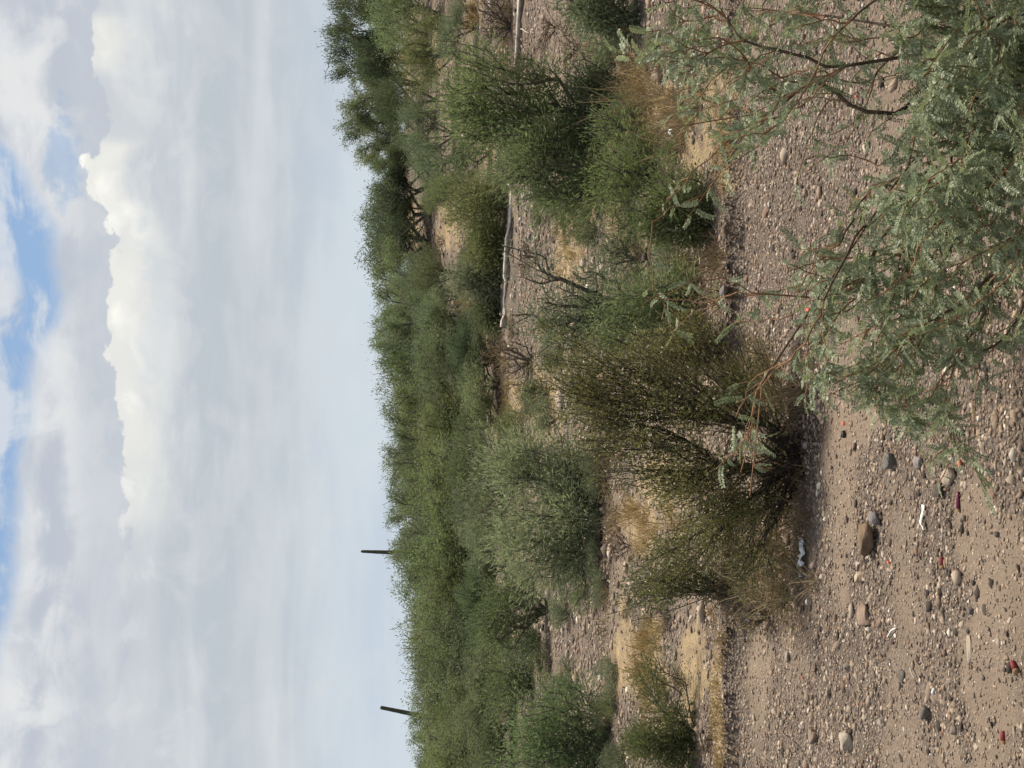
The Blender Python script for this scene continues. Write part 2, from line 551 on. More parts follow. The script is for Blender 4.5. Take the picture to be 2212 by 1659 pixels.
gx = spaced(-1800, -4.2, 4.2, 1800, 0.055, 1.11)
gy = spaced(-60, 3.6, 14.0, 2600, 0.05, 1.035)
GX, GY = np.meshgrid(gx, gy)
GZ = terrain(GX, GY)
nx, ny = len(gx), len(gy)
idx = np.arange(nx * ny).reshape(ny, nx)
quads = np.stack([idx[:-1, :-1], idx[:-1, 1:], idx[1:, 1:], idx[1:, :-1]], -1).reshape(-1, 4)


def sand_mask(X, Y):
    s = sstep(fbm(X * .8, Y * 1.1, 21, 3), .52, .66) * .5
    return np.clip(np.maximum(s, blob(X, Y, SAND) * .85) * (.55 + .9 * fbm(X * 5, Y * 4, 23, 3)), 0, 1)


g_sand = sand_mask(GX, GY); g_straw = blob(GX, GY, STRAW); g_litter_shade = blob(GX, GY, LITTER_SHADE)
gme = mesh_arrays('ground', np.c_[GX.ravel(), GY.ravel(), GZ.ravel()], [quads], M['ground'], True,
                  {'sand': g_sand.ravel(), 'straw': g_straw.ravel(), 'litter': g_litter_shade.ravel()})
tag(obj('ground', gme), 'sandy gravel floor of a desert wash rising into a brushy slope', None, None, 'structure')


def tube_path(pts, rad, sides=6):
    pts = np.asarray(pts, float); n = len(pts)
    V = []; Fq = []
    for i in range(n):
        d = pts[min(i + 1, n - 1)] - pts[max(i - 1, 0)]
        d = d / (np.linalg.norm(d) + 1e-9)
        a = np.cross(d, [0.3, 0.2, 1.0] if abs(d[2]) < .9 else [1, 0, 0]); a /= np.linalg.norm(a)
        b = np.cross(d, a)
        for k in range(sides):
            th = 2 * math.pi * k / sides
            V.append(pts[i] + rad[i] * (math.cos(th) * a + math.sin(th) * b))
    for i in range(n - 1):
        for k in range(sides):
            k2 = (k + 1) % sides
            Fq.append((i * sides + k, i * sides + k2, (i + 1) * sides + k2, (i + 1) * sides + k))
    faces = [np.array(Fq)]
    faces.append(np.array([list(range(sides))[::-1], [(n - 1) * sides + k for k in range(sides)]]))
    return np.array(V), faces


# the pale ledge that runs along the foot of the far slope (an edge of hard earth)
def make_ledge():
    pl = []
    for xx in np.arange(1.0, 6.6, 0.04):
        y0 = float(ledge_y(xx)) - 0.05 + 0.015 * (fbm(xx * 1.3, xx * 0 + 2, 8, 3) - .5)
        za, zb = (float(terrain(q_, float(ledge_y(q_)) + .3)) for q_ in (1.5, 6.0))
        zt = (za * (6 - xx) + zb * (xx - 1.5)) / 4.5 + .004
        pl.append((xx, y0, zt))
    pl = np.array(pl)
    n = len(pl)
    r = lambda s: 1.4 * (fbm(pl[:, 0] * 3.1, pl[:, 0] * 0 + s * 5.3, 9, 4) - .5)
    prof = [(0.03, -0.20), (0.03, -0.07), (0.0, -0.045), (-0.03, -0.015), (0.0, 0.008), (0.10, 0.006), (0.25, -0.03), (0.25, -0.20)]
    V = []
    for k, (py, pz) in enumerate(prof):
        chip = -0.05 * sstep(fbm(pl[:, 0] * 2.3, pl[:, 0] * 0 + 3.7, 77, 3), .52, .68)
        V.append(np.c_[pl[:, 0], pl[:, 1] + py + 0.03 * r(k), pl[:, 2] + pz + 0.014 * r(k + 20) + (chip if k in (2, 3, 4, 5) else 0)])
    V = np.concatenate(V)
    q = []
    kk = len(prof)
    for k in range(kk):
        k2 = (k + 1) % kk
        for i in range(n - 1):
            q.append((k * n + i, k * n + i + 1, k2 * n + i + 1, k2 * n + i))
    me = mesh_arrays('earth_ledge', V, [np.array(q)], M['ledge'])
    o = obj('earth_ledge', me)
    tag(o, 'long straight pale ledge at the foot of the brushy slope, dark bushes over it', None, None, 'structure')


make_ledge()


# ---------------------------------------------------------------- plants
def grow(rg, base, tips, stems=4, reach=0.85, nseg=4, bend=0.12, r_tip=0.002, expo=0.5, droop=0.0, lift=0.35):
    """a branching skeleton from base to every tip; returns segments and the last path of every tip"""
    base = np.asarray(base, float)
    tips = np.asarray(tips, float)
    nodes = [base]; par = [-1]; sid = [0]; ndir = [np.array([0, 0, 1.0])]
    dist = np.linalg.norm(tips - base, axis=1)
    # main stems go to tips spread far apart
    chosen = [int(np.argmax(dist * (0.8 + 0.4 * rg.random(len(tips)))))]
    dirs = (tips - base) / (dist[:, None] + 1e-9)
    while len(chosen) < min(stems, len(tips)):
        dd = np.min(np.stack([np.linalg.norm(dirs - dirs[c], axis=1) for c in chosen]), axis=0)
        chosen.append(int(np.argmax(dd * (0.5 + dist / dist.max()))))
    order = chosen + [i for i in np.argsort(dist * (0.7 + 0.6 * rg.random(len(tips)))) if i not in chosen]
    twigs = []
    ends = []
    NP = np.zeros((len(tips) * nseg + 1, 3)); NP[0] = base; ND = np.zeros(len(NP)); cnt = 1
    for oi, ti in enumerate(order):
        t = tips[ti]
        if oi < len(chosen):
            n = 0; s_id = oi
        else:
            d = np.linalg.norm(NP[:cnt] - t, axis=1)
            ok = ND[:cnt] < reach * dist[ti]
            d = np.where(ok, d, 1e9)
            d[0] = d[0] * 1.3 + 0.05
            n = int(np.argmin(d)); s_id = sid[n]
        p0 = NP[n].copy()
        L = np.linalg.norm(t - p0) + 1e-6
        dd = (t - p0) / L
        up = np.array([0, 0, 1.0])
        if n == 0:
            c = p0 + L * 0.5 * (dd * (1 - lift) + up * lift)
        else:
            c = p0 + L * 0.5 * (0.45 * ndir[n] + 0.55 * dd)
        c = c + rg.normal(0, bend * L * 0.5, 3)
        path = [p0]
        prev = n
        for k in range(1, nseg + 1):
            s = k / nseg
            q = (1 - s) ** 2 * p0 + 2 * s * (1 - s) * c + s * s * t
            if k < nseg:
                q = q + rg.normal(0, bend * L * 0.16, 3)
            q = q - np.array([0, 0, droop * L * s * s])
            dv = q - path[-1]
            nodes.append(q); par.append(prev); sid.append(s_id); ndir.append(dv / (np.linalg.norm(dv) + 1e-9))
            NP[cnt] = q; ND[cnt] = np.linalg.norm(q - base); prev = cnt; cnt += 1
            path.append(q)
        ends.append(prev)
        twigs.append(np.array(path))
    par = np.array(par)
    w = np.zeros(cnt)
    w[ends] += 1
    for i in range(cnt - 1, 0, -1):
        w[par[i]] += w[i]
    rad = r_tip * np.maximum(w, 1) ** expo
    ch = np.arange(1, cnt)
    pa = par[1:]
    R0 = np.minimum(rad[pa], rad[ch] * 1.35)
    return NP[pa], NP[ch], R0, rad[ch], np.array(sid)[1:], twigs


def tubes(P0, P1, R0, R1, sides=4):
    d = P1 - P0
    L = np.linalg.norm(d, axis=1, keepdims=True) + 1e-9
    d = d / L
    ref = np.where(np.abs(d[:, 2:3]) < .9, np.array([[0, 0, 1.0]]), np.array([[1.0, 0, 0]]))
    a = np.cross(d, ref); a /= np.linalg.norm(a, axis=1, keepdims=True) + 1e-9
    b = np.cross(d, a)
    n = len(P0)
    V = np.zeros((n, 2 * sides, 3))
    P1e = P1 + d * R1[:, None] * 0.4
    for k in range(sides):
        th = 2 * math.pi * k / sides
        o = math.cos(th) * a + math.sin(th) * b
        V[:, k] = P0 + o * R0[:, None]
        V[:, sides + k] = P1e + o * R1[:, None]
    base = (np.arange(n) * 2 * sides)[:, None]
    q = []
    for k in range(sides):
        k2 = (k + 1) % sides
        q.append(base + np.array([[k, k2, sides + k2, sides + k]]))
    return V.reshape(-1, 3), np.concatenate(q)


def leaf_sites(rg, twigs, per, spread, t0=0.3, drop=0.0):
    """points and directions along the twigs"""
    T = np.stack(twigs)                     # all same nseg
    k = T.shape[1] - 1
    n = len(T) * per
    wt = np.exp(rg.normal(0, .75, len(T)))               # some twigs are leafier than others
    ti = rg.choice(len(T), n, p=wt / wt.sum()) if len(T) > 1 else np.zeros(n, int)
    s = (t0 + (1.02 - t0) * rg.random(n)) * k
    s = np.minimum(s, k - 1e-4)
    i = s.astype(int); f = (s - i)[:, None]
    A = T[ti, i]; B = T[ti, i + 1]
    p = A * (1 - f) + B * f
    d = B - A; d /= np.linalg.norm(d, axis=1, keepdims=True) + 1e-9
    off = rg.normal(0, 1, (n, 3)); off /= np.linalg.norm(off, axis=1, keepdims=True) + 1e-9
    p = p + off * (spread * rg.random((n, 1)) ** .6)
    ld = 0.55 * d + 0.9 * off + np.array([0, 0, -drop]) + rg.normal(0, .35, (n, 3))
    ld /= np.linalg.norm(ld, axis=1, keepdims=True) + 1e-9
    return p, ld


def leaf_quads(rg, p, d, L, W, var=.35):
    n = len(p)
    l = (L * (1 + var * rg.normal(0, 1, n)).clip(.45, 1.8))[:, None]
    w = (W * (1 + var * rg.normal(0, 1, n)).clip(.45, 1.8))[:, None]
    r = rg.normal(0, 1, (n, 3)) + np.array([0, 0, .5])
    side = np.cross(d, r); side /= np.linalg.norm(side, axis=1, keepdims=True) + 1e-9
    V = np.stack([p, p + d * l * .5 + side * w * .5, p + d * l, p + d * l * .45 - side * w * .5], 1).reshape(-1, 3)
    return V, np.arange(n * 4).reshape(-1, 4)


def lobe_tips(rg, lobes, n, shell=.5, zmin=None, clump=0):
    """tips inside ellipsoids; lobes = (centre, radii)"""
    vol = np.array([np.prod(r) ** .8 for _, r in lobes]); vol /= vol.sum()
    out = []
    k = rg.choice(len(lobes), n * 2, p=vol)
    u = rg.normal(0, 1, (n * 2, 3)); u /= np.linalg.norm(u, axis=1, keepdims=True)
    rr = rg.random((n * 2, 1)) ** shell
    if clump:
        u = u * (1 + .25 * (fbm(u[:, 0:1] * clump + k[:, None] * 7.7, u[:, 2:3] * clump + u[:, 1:2] * 2, 3, 2) - .5))
    cen = np.array([l[0] for l in lobes])[k]; rad = np.array([l[1] for l in lobes])[k]
    p = cen + u * rad * rr
    if zmin is not None:
        p = p[p[:, 2] > zmin]
    return p[:n]


def px_lobes(Y, items, depth=1.0):
    """crown lobes from their outline on the photograph at distance Y, as solid ellipsoids"""
    out = []
    for it in items:
        dx, dy, a, b = it[:4]
        c = at(dx, dy, Y + (it[4] if len(it) > 4 else 0))
        s = c[1] / F
        out.append((c, np.array([b * s, max(a, b) * s * depth, a * s])))
    return out


def plant(name, label, cat, base, tips, rg, leaf, bark, per, L, W, spread, stems=5, r_tip=.0025, reach=.85, nseg=4, bend=.12, sides=4,
          t0=.3, group=None, tint=(1, 1, 1), parts=('trunk', 'crown'), split_stems=False, lift=.35, droop=0.0, drop=0.0, expo=.5):
    base = np.asarray(base, float)
    root = empty(name, base)
    tag(root, label, cat, group)
    P0, P1, R0, R1, sid, tw = grow(rg, base, tips, stems, reach, nseg, bend, r_tip, expo, droop, lift)
    if split_stems:
        for s in range(sid.max() + 1):
            k = sid == s
            V, q = tubes(P0[k] - base, P1[k] - base, R0[k], R1[k], sides)
            obj(parts[0], mesh_arrays(parts[0], V, [q], bark, True), root)
    else:
        V, q = tubes(P0 - base, P1 - base, R0, R1, sides)
        obj(parts[0], mesh_arrays(parts[0], V, [q], bark, True), root)
    if per:
        p, d = leaf_sites(rg, tw, per, spread, t0, drop)
        V, q = leaf_quads(rg, p - base, d, L, W)
        o = obj(parts[1], mesh_arrays(parts[1], V, [q], leaf), root)
        o.color = tuple(tint) + (1.0,)
    return root, tw


def gpt(dx, dy, sink=0.02):
    g = ground(dx, dy); g[2] -= sink
    return g


# --- creosote in the middle of the wash
def hero_creosote():
    rg = np.random.default_rng(11)
    base = gpt(1728, 985, .03)
    Y = base[1]
    lob = px_lobes(Y, [(1320, 830, 175, 130, .1), (1470, 900, 190, 150, -.1), (1560, 780, 90, 90, .15), (1215, 800, 75, 80, .15), (1430, 1030, 110, 80, .1), (1392, 1255, 55, 72, 0),
                       (1580, 1120, 125, 130, -.1), (1640, 1240, 80, 95, .1), (1330, 1000, 90, 90, .1), (1490, 1080, 120, 110, -.2), (1250, 940, 80, 60, .1), (1440, 720, 80, 60, .2), (1480, 1180, 60, 90, .1)], .8)
    lob = [(c, r * 1.08) for c, r in lob]
    tips = lobe_tips(rg, lob, 540, .5, base[2] + .12)
    far = rg.random(len(tips)) < .22
    cen = np.mean([l[0] for l in lob], axis=0); tips[far] = cen + (tips[far] - cen) * rg.uniform(1.05, 1.3, (far.sum(), 1))
    plant('creosote_bush', 'large olive creosote bush with many dark stems fanning from the middle of the wash', 'bush', base, tips, rg,
          M['leaf_creosote'], M['bark_dark'], 64, .022, .0085, .085, stems=13, r_tip=.0018, reach=.68, nseg=5, bend=.17, split_stems=True,
          parts=('stem', 'foliage'), lift=.15, expo=.45, sides=5, t0=.35)


hero_creosote()


def dead_tangle():
    rg = np.random.default_rng(14)
    base = gpt(1722, 1010, .02)
    lob = px_lobes(base[1], [(1685, 1010, 32, 130), (1650, 1060, 45, 110), (1665, 930, 40, 70)], .7)
    tips = lobe_tips(rg, lob, 330, .6, base[2] + .02)
    plant('dead_brush', 'tangle of dead blackish twigs under the large olive creosote', 'brush', base, tips, rg, M['dry_brown'], M['bark_dark'], 3, .03, .006, .03,
          stems=26, r_tip=.0022, reach=.7, nseg=4, bend=.2, parts=('twigs', 'litter'), lift=.05, tint=(.35, .3, .28), expo=.35)


dead_tangle()


# --- mid-ground bushes one by one
def bush(name, label, cat, bdx, bdy, lobes, leaf, n, per, L, W, spread, seed, bark='bark_grey', Y=None, **kw):
    rg = np.random.default_rng(seed)
    base = gpt(bdx, bdy) if Y is None else None
    if Y is not None:
        p = at(bdx, bdy, Y); base = np.array([p[0], Y, float(terrain(p[0], Y)) - .02])
    lob = [(c, r * 1.06) for c, r in px_lobes(base[1], lobes, kw.pop('depth', .9))]
    n = int(n * .88); per = max(4, int(per * .78)); spread = spread * 1.9; W = W * .85
    kw['tint'] = tuple(f_ * c for f_, c in zip((1.14, 1.08, 1.22), kw.get('tint', (1, 1, 1))))
    tips = lobe_tips(rg, lob, n, kw.pop('shell', .45), base[2] + .06)
    cen = np.mean([l[0] for l in lob], axis=0)
    far = rg.random(len(tips)) < .30                     # sprigs that stick out of the crown
    tips[far] = cen + (tips[far] - cen) * rg.uniform(1.1, 1.5, (far.sum(), 1))
    low = base + (tips[rg.random(len(tips)) < kw.pop('skirt', .15)] - base) * np.array([.8, .8, .38])     # low growth down to the ground
    tips = np.concatenate([tips, low])
    tips[:, 2] = np.maximum(tips[:, 2], base[2] + .08)
    return plant(name, label, cat, base, tips, rg, M[leaf], M[bark], per, L, W, spread, **kw)


bush('mesquite_bush', 'wide blue-green mesquite bush directly behind the olive creosote, below the tall saguaro', 'bush', 1290, 1120,
     [(1180, 1060, 95, 120), (1150, 1180, 90, 90), (1120, 990, 60, 70), (1230, 1230, 60, 60), (1240, 1010, 50, 60), (1230, 1120, 60, 90)], 'leaf_blue', 350, 78, .060, .014, .13, 21, stems=7, r_tip=.0035, tint=(1.22, 1.25, 1.1))
bush('mesquite_bush', 'thin blue-green bush with bare blackish limbs in front of the pale ledge', 'bush', 1345, 660,
     [(1165, 590, 55, 50), (1200, 690, 85, 70), (1270, 640, 50, 60), (1250, 740, 50, 40)], 'leaf_blue', 120, 55, .050, .012, .10, 22, stems=6, r_tip=.0055, tint=(.85, .92, .85), lift=.1)
bush('palo_verde_shrub', 'feathery bright green shrub between the olive creosote and the bush with blackish limbs', 'shrub', 1500, 650,
     [(1370, 690, 85, 70), (1430, 640, 80, 80), (1310, 720, 40, 40)], 'leaf_green', 170, 80, .040, .010, .08, 23, stems=7, r_tip=.003, tint=(1.0, 1.1, .95))
bush('creosote_shrub', 'low dark green shrub beside the yellow grass strip on the bank', 'shrub', 1532, 470,
     [(1455, 450, 70, 80), (1500, 500, 40, 50), (1400, 480, 40, 50)], 'leaf_dark', 190, 90, .030, .010, .06, 24, stems=9, r_tip=.003, tint=(1.1, 1.15, .9))
bush('palo_verde_tree', 'leaning dark-trunked palo verde whose olive crown hides part of the pale ledge', 'tree', 1335, 285,
     [(1020, 190, 80, 95), (1100, 260, 75, 80), (1000, 260, 50, 60), (1160, 200, 55, 70)], 'leaf_olive', 260, 75, .055, .013, .11, 25, stems=4, r_tip=.0035, tint=(.9, 1.05, .95))
bush('palo_verde_tree', 'rounded green palo verde standing beside the leaning olive one', 'tree', 1350, 395,
     [(1130, 350, 80, 80), (1210, 410, 75, 70), (1270, 370, 55, 65), (1170, 300, 55, 50)], 'leaf_green', 230, 75, .052, .013, .10, 26, stems=5, r_tip=.0035, tint=(.95, 1.05, .9))
bush('desert_shrub', 'dim grey-green shrub at the picture edge below the ledge end', 'shrub', 1375, 35,
     [(1300, 45, 62, 60), (1270, -20, 60, 60)], 'leaf_dark', 120, 85, .045, .013, .09, 27, stems=6, r_tip=.0035, tint=(1.4, 1.45, 1.5))
bush('desert_shrub', 'shaded dark shrub under the trunk of the leaning palo verde', 'shrub', 1345, 185,
     [(1280, 200, 50, 80), (1250, 290, 45, 45)], 'leaf_dark', 120, 70, .045, .012, .09, 28, stems=8, r_tip=.0045, tint=(.9, 1.0, 1.0))
bush('mesquite_bush', 'green mesquite bush at the picture edge under the short leaning saguaro', 'bush', 1310, 1600,
     [(1170, 1560, 80, 80), (1220, 1640, 75, 60), (1240, 1530, 45, 50), (1130, 1640, 60, 50)], 'leaf_blue', 220, 75, .055, .013, .10, 29, stems=5, r_tip=.0038, tint=(.85, 1.0, .75))
bush('creosote_shrub', 'low soft dark olive creosote at the edge of the grassy bank', 'shrub', 1500, 1590,
     [(1440, 1625, 65, 60), (1395, 1465, 40, 42), (1450, 1545, 50, 50), (1380, 1600, 40, 50)], 'leaf_dark', 190, 62, .028, .010, .06, 30, stems=9, r_tip=.0022, reach=.75, lift=.1, tint=(.95, .95, .7))
bush('desert_shrub', 'small dark spiky shrub on bare pink ground below the tree band', 'shrub', 1165, 1395,
     [(1130, 1395, 28, 45)], 'leaf_dark', 60, 70, .05, .014, .08, 31, stems=8, r_tip=.004, tint=(1.2, 1.25, 1.35))
bush('mesquite_bush', 'dark twiggy bush between the wide blue-green mesquite and the small spiky shrub', 'bush', 1180, 1320,
     [(1090, 1300, 60, 60), (1060, 1370, 40, 50)], 'leaf_dark', 130, 60, .06, .016, .12, 32, stems=8, r_tip=.005, tint=(1.1, 1.2, 1.0))
bush('desert_shrub', 'brownish half-bare shrub above the top of the olive creosote', 'shrub', 1150, 780,
     [(1110, 790, 40, 50), (1090, 740, 30, 40)], 'dry_brown', 80, 22, .05, .012, .10, 33, stems=9, r_tip=.005, tint=(.55, .6, .5))
bush('bursage', 'low grey half-bare shrub at the foot of the creosote on the open gravel side', 'shrub', 1665, 1330,
     [(1620, 1330, 35, 45)], 'dry_brown', 60, 14, .03, .008, .05, 34, stems=9, r_tip=.0022, tint=(.6, .65, .5), reach=.6)

bush('desert_shrub', 'olive scrub between the rounded green palo verde and the dark green low shrub', 'shrub', 1420, 395,
     [(1330, 390, 60, 80), (1380, 330, 40, 60)], 'leaf_olive', 120, 55, .045, .012, .10, 35, stems=8, r_tip=.003, tint=(.85, .95, .85))
bush('palo_verde_shrub', 'wispy green shrub on the gravel beside the leaning palo verde and brown grass', 'shrub', 1400, 280,
     [(1330, 270, 50, 60)], 'leaf_green', 70, 40, .045, .011, .10, 36, stems=7, r_tip=.003, tint=(.8, .9, .75))
bush('desert_shrub', 'thin grey-green scrub at the feet of the bush with blackish limbs', 'shrub', 1375, 560,
     [(1330, 540, 45, 60)], 'leaf_blue', 60, 40, .04, .011, .09, 37, stems=7, r_tip=.003, tint=(.8, .85, .75))
bush('creosote_shrub', 'olive creosote crowding the big one, nearest the bright green shrub', 'shrub', 1560, 770,
     [(1470, 740, 80, 70), (1390, 770, 60, 60), (1530, 700, 40, 50)], 'leaf_creosote', 150, 50, .024, .011, .06, 38, stems=9, r_tip=.002, reach=.6, lift=.12)
bush('creosote_shrub', 'dark tufted creosote with bare arms at the open gravel flank of the big one', 'shrub', 1585, 1290,
     [(1400, 1265, 55, 60), (1450, 1220, 50, 60), (1520, 1250, 50, 40)], 'leaf_creosote', 130, 55, .024, .011, .05, 39, stems=6, r_tip=.0022, reach=.6, lift=.2, tint=(.8, .95, .9), skirt=.0)
bush('mesquite_bush', 'green scrub joining the tree band to the wide blue-green mesquite', 'bush', 1130, 1010,
     [(1060, 1000, 60, 70), (1040, 1100, 50, 80)], 'leaf_green', 150, 65, .06, .015, .13, 40, stems=7, r_tip=.004, tint=(.9, .95, .9))
bush('mesquite_bush', 'green bush between the small spiky shrub and the picture edge bush', 'bush', 1150, 1480,
     [(1090, 1480, 50, 70), (1120, 1450, 35, 40)], 'leaf_green', 130, 65, .06, .015, .13, 45, stems=7, r_tip=.004, tint=(.9, 1., .85))

# bushes in a row above the ledge
for dy, top, wd, leaf, lab, sd in [
        (440, 950, 50, 'leaf_olive', 'yellow-olive bush on the ledge next to the rounded green palo verde', 41),
        (530, 1010, 46, 'leaf_olive', 'olive bush on the ledge with a bare forked limb', 42),
        (598, 975, 44, 'leaf_blue', 'dull green bush on the ledge above the shrub with blackish limbs', 43),
        (672, 1040, 28, 'leaf_dark', 'small dark bush at the bare end of the pale ledge', 44)]:
    mid = (top + 1088) / 2
    bush('palo_verde_bush', lab, 'bush', 1095, dy, [(mid, dy, (1088 - top) / 2, wd), (mid + 20, dy + wd * .5, 40, wd * .6), (mid + 15, dy - wd * .5, 38, wd * .6)],
         leaf, 150, 80, .07, .018, .15, sd, Y=float(ledge_y(at(1090, dy, 25.)[0])) + .75, stems=6, r_tip=.006, tint=(1.0, 1.0, .95))


# --- trees of the far slope: a few of each kind built, then copied
def far_kind(seed, leaf, h, wd, n, per, tall=.5, bark='bark_grey'):
    rg = np.random.default_rng(seed)
    lobes = []
    for i in range(7):
        a = rg.random() * 6.28; r = wd * .5 * (rg.random() ** .5)
        zc = h * (.35 + .38 * rg.random())
        lobes.append((np.array([r * math.cos(a), r * math.sin(a), zc]), np.array([wd * .36, wd * .36, h * .27]) * (.75 + .5 * rg.random())))
    lobes.append((np.array([0, 0, h * .70]), np.array([wd * .3, wd * .3, h * .28])))
    tips = lobe_tips(rg, lobes, n, .45, h * .06)
    far = rg.random(len(tips)) < .14
    tips[far] = tips[far] * rg.uniform(1.05, 1.22, (far.sum(), 1))
    P0, P1, R0, R1, sid, tw = grow(rg, (0, 0, 0), tips, 5, .85, 4, .14, .006, .48)
    V, q = tubes(P0, P1, R0, R1, 4)
    tm = mesh_arrays('trunk', V, [q], M[bark], True)
    p, d = leaf_sites(rg, tw, per, .22, .25)
    V, q = leaf_quads(rg, p, d, .068, .018)
    cm = mesh_arrays('crown', V, [q], M[leaf])
    top = float(np.percentile(p[:, 2], 99.6)); half = float(np.percentile(np.abs(p[:, 0]), 98))
    return tm, cm, top, half


KINDS = [far_kind(101, 'leaf_green', 2.6, 2.4, 190, 72), far_kind(102, 'leaf_green', 2.4, 2.6, 200, 70), far_kind(103, 'leaf_olive', 2.5, 2.3, 190, 70),
         far_kind(104, 'leaf_blue', 2.4, 2.4, 190, 70), far_kind(105, 'leaf_dark', 2.4, 2.3, 190, 80), far_kind(106, 'leaf_olive', 2.7, 2.5, 200, 70)]
def tufted_kind(seed, leaf, h, wd):
    """open crown of separate tufts, sky showing between them"""
    rg = np.random.default_rng(seed)
    lobes = [(np.array([rg.normal(0, wd * .26), rg.normal(0, wd * .26), h * rg.uniform(.30, .86)]), np.array([.30, .30, .26]) * rg.uniform(.7, 1.25)) for _ in range(26)]
    tips = lobe_tips(rg, lobes, 210, .5, h * .1)
    P0, P1, R0, R1, sid, tw = grow(rg, (0, 0, 0), tips, 4, .85, 4, .14, .0065, .48)
    V, q = tubes(P0, P1, R0, R1, 4)
    tm = mesh_arrays('trunk', V, [q], M['bark_grey'], True)
    p, d = leaf_sites(rg, tw, 75, .19, .4)
    V, q = leaf_quads(rg, p, d, .07, .019)
    return tm, mesh_arrays('crown', V, [q], M[leaf]), float(np.percentile(p[:, 2], 99.6)), float(np.percentile(np.abs(p[:, 0]), 98))


KINDS += [tufted_kind(107, 'leaf_dark', 2.8, 2.3), tufted_kind(108, 'leaf_green', 2.6, 2.4)]
rgf = np.random.default_rng(55)


def far_tree(dy, top_dx, Y, wpx, kind, label, group=None, tint=None, name='desert_tree', cat='tree'):
    tm, cm, top, half = KINDS[kind]
    p = at(top_dx, dy, Y)
    zb = float(terrain(p[0], Y)) - .04
    h = max(p[2] - zb, .5)
    root = empty(name, (p[0], Y, zb))
    root.rotation_euler = (0, 0, float(rgf.random() * 6.28))
    sxy = wpx * .5 / F * Y / half
    root.scale = (sxy, sxy, h / top)
    tag(root, label, cat, group)
    obj('trunk', tm, root)
    c = obj('crown', cm, root)
    v = .86 + .48 * rgf.random()
    tint = tint or (v * (.88 + .12 * rgf.random()), v * .97, v * (.92 + .2 * rgf.random()))
    c.color = tuple(tint) + (1,)
    return root


WHERE = [(30, 'at the picture edge farthest from the saguaros'), (110, 'one crown in from that far picture edge'), (190, 'above the orange grass of the high slope'),
         (280, 'above the leaning olive palo verde'), (370, 'above the rounded green palo verde'), (430, 'where the crest dips toward the tan strip'), (500, 'over the tan strip, its high end'),
         (570, 'over the tan strip, its low end'), (650, 'just past the tan strip'), (740, 'above the bare end of the pale ledge'), (830, 'above the brownish half-bare shrub'), (930, 'above the dry grass patch'),
         (1030, 'above the top of the olive creosote'), (1110, 'above the wide blue-green mesquite'), (1165, 'next to the tall saguaro, creosote side'), (1235, 'at the foot of the tall saguaro'),
         (1330, 'just past the tall saguaro'), (1420, 'midway between the two saguaros'), (1500, 'next to the short saguaro, inner side'), (1570, 'at the foot of the short saguaro'),
         (1640, 'in the dip past the short saguaro'), (9999, 'at the picture edge past the short saguaro')]


def where(dy):
    return next(w for lim, w in WHERE if dy < lim)


EDGE = [(-30, 718), (0, 705), (40, 708), (80, 706), (120, 700), (160, 722), (205, 735), (250, 742), (290, 762), (330, 782), (370, 800), (405, 808), (440, 790), (470, 780), (500, 776), (530, 778), (565, 788), (600, 800), (640, 800),
        (680, 805), (720, 808), (760, 812), (800, 818), (850, 824), (900, 828), (950, 828), (1000, 832), (1050, 834), (1090, 828), (1130, 842), (1170, 855), (1220, 858), (1260, 856),
        (1300, 850), (1350, 860), (1400, 866), (1450, 874), (1500, 876), (1540, 878), (1580, 893), (1620, 888), (1665, 886)]
ex_, ey_ = zip(*EDGE)


def crest(dy):
    return float(np.interp(dy, ex_, ey_))


# crest of the slope (highest row)
for i, dy in enumerate(np.arange(-40, 1700, 56)):
    j = dy + rgf.uniform(-12, 12)
    if dy < 420:
        lab = 'tall tree on the highest part of the crest, against the sky'
        grp = 'trees on the highest part of the crest'
    elif dy < 620:
        lab = 'dark round bush on the crest over an open strip of tan ground'
        grp = 'dark bushes on the crest over the tan strip'
    elif dy < 1170:
        lab = 'green tree on the long even crest between the tan strip and the tall saguaro'
        grp = 'trees on the even part of the crest'
    elif dy < 1515:
        lab = 'green tree on the skyline between the two saguaros'
        grp = 'trees on the skyline between the saguaros'
    else:
        lab = 'green tree on the skyline past the short leaning saguaro, away from the tall one'
        grp = 'trees on the skyline past the short saguaro'
    k = 4 if 420 <= dy < 620 else (int(rgf.choice([6, 7, 6])) if dy < 420 else int(rgf.choice([0, 1, 2, 7, 7])))
    Yc = 44 if dy < 620 else (40 if dy < 1100 else 36)
    far_tree(j, crest(j) + rgf.uniform(-3, 12), Yc + rgf.uniform(-3, 3), rgf.uniform(170, 250), k, ('dark ' if k == 4 else '') + 'tree against the sky ' + where(j), grp)

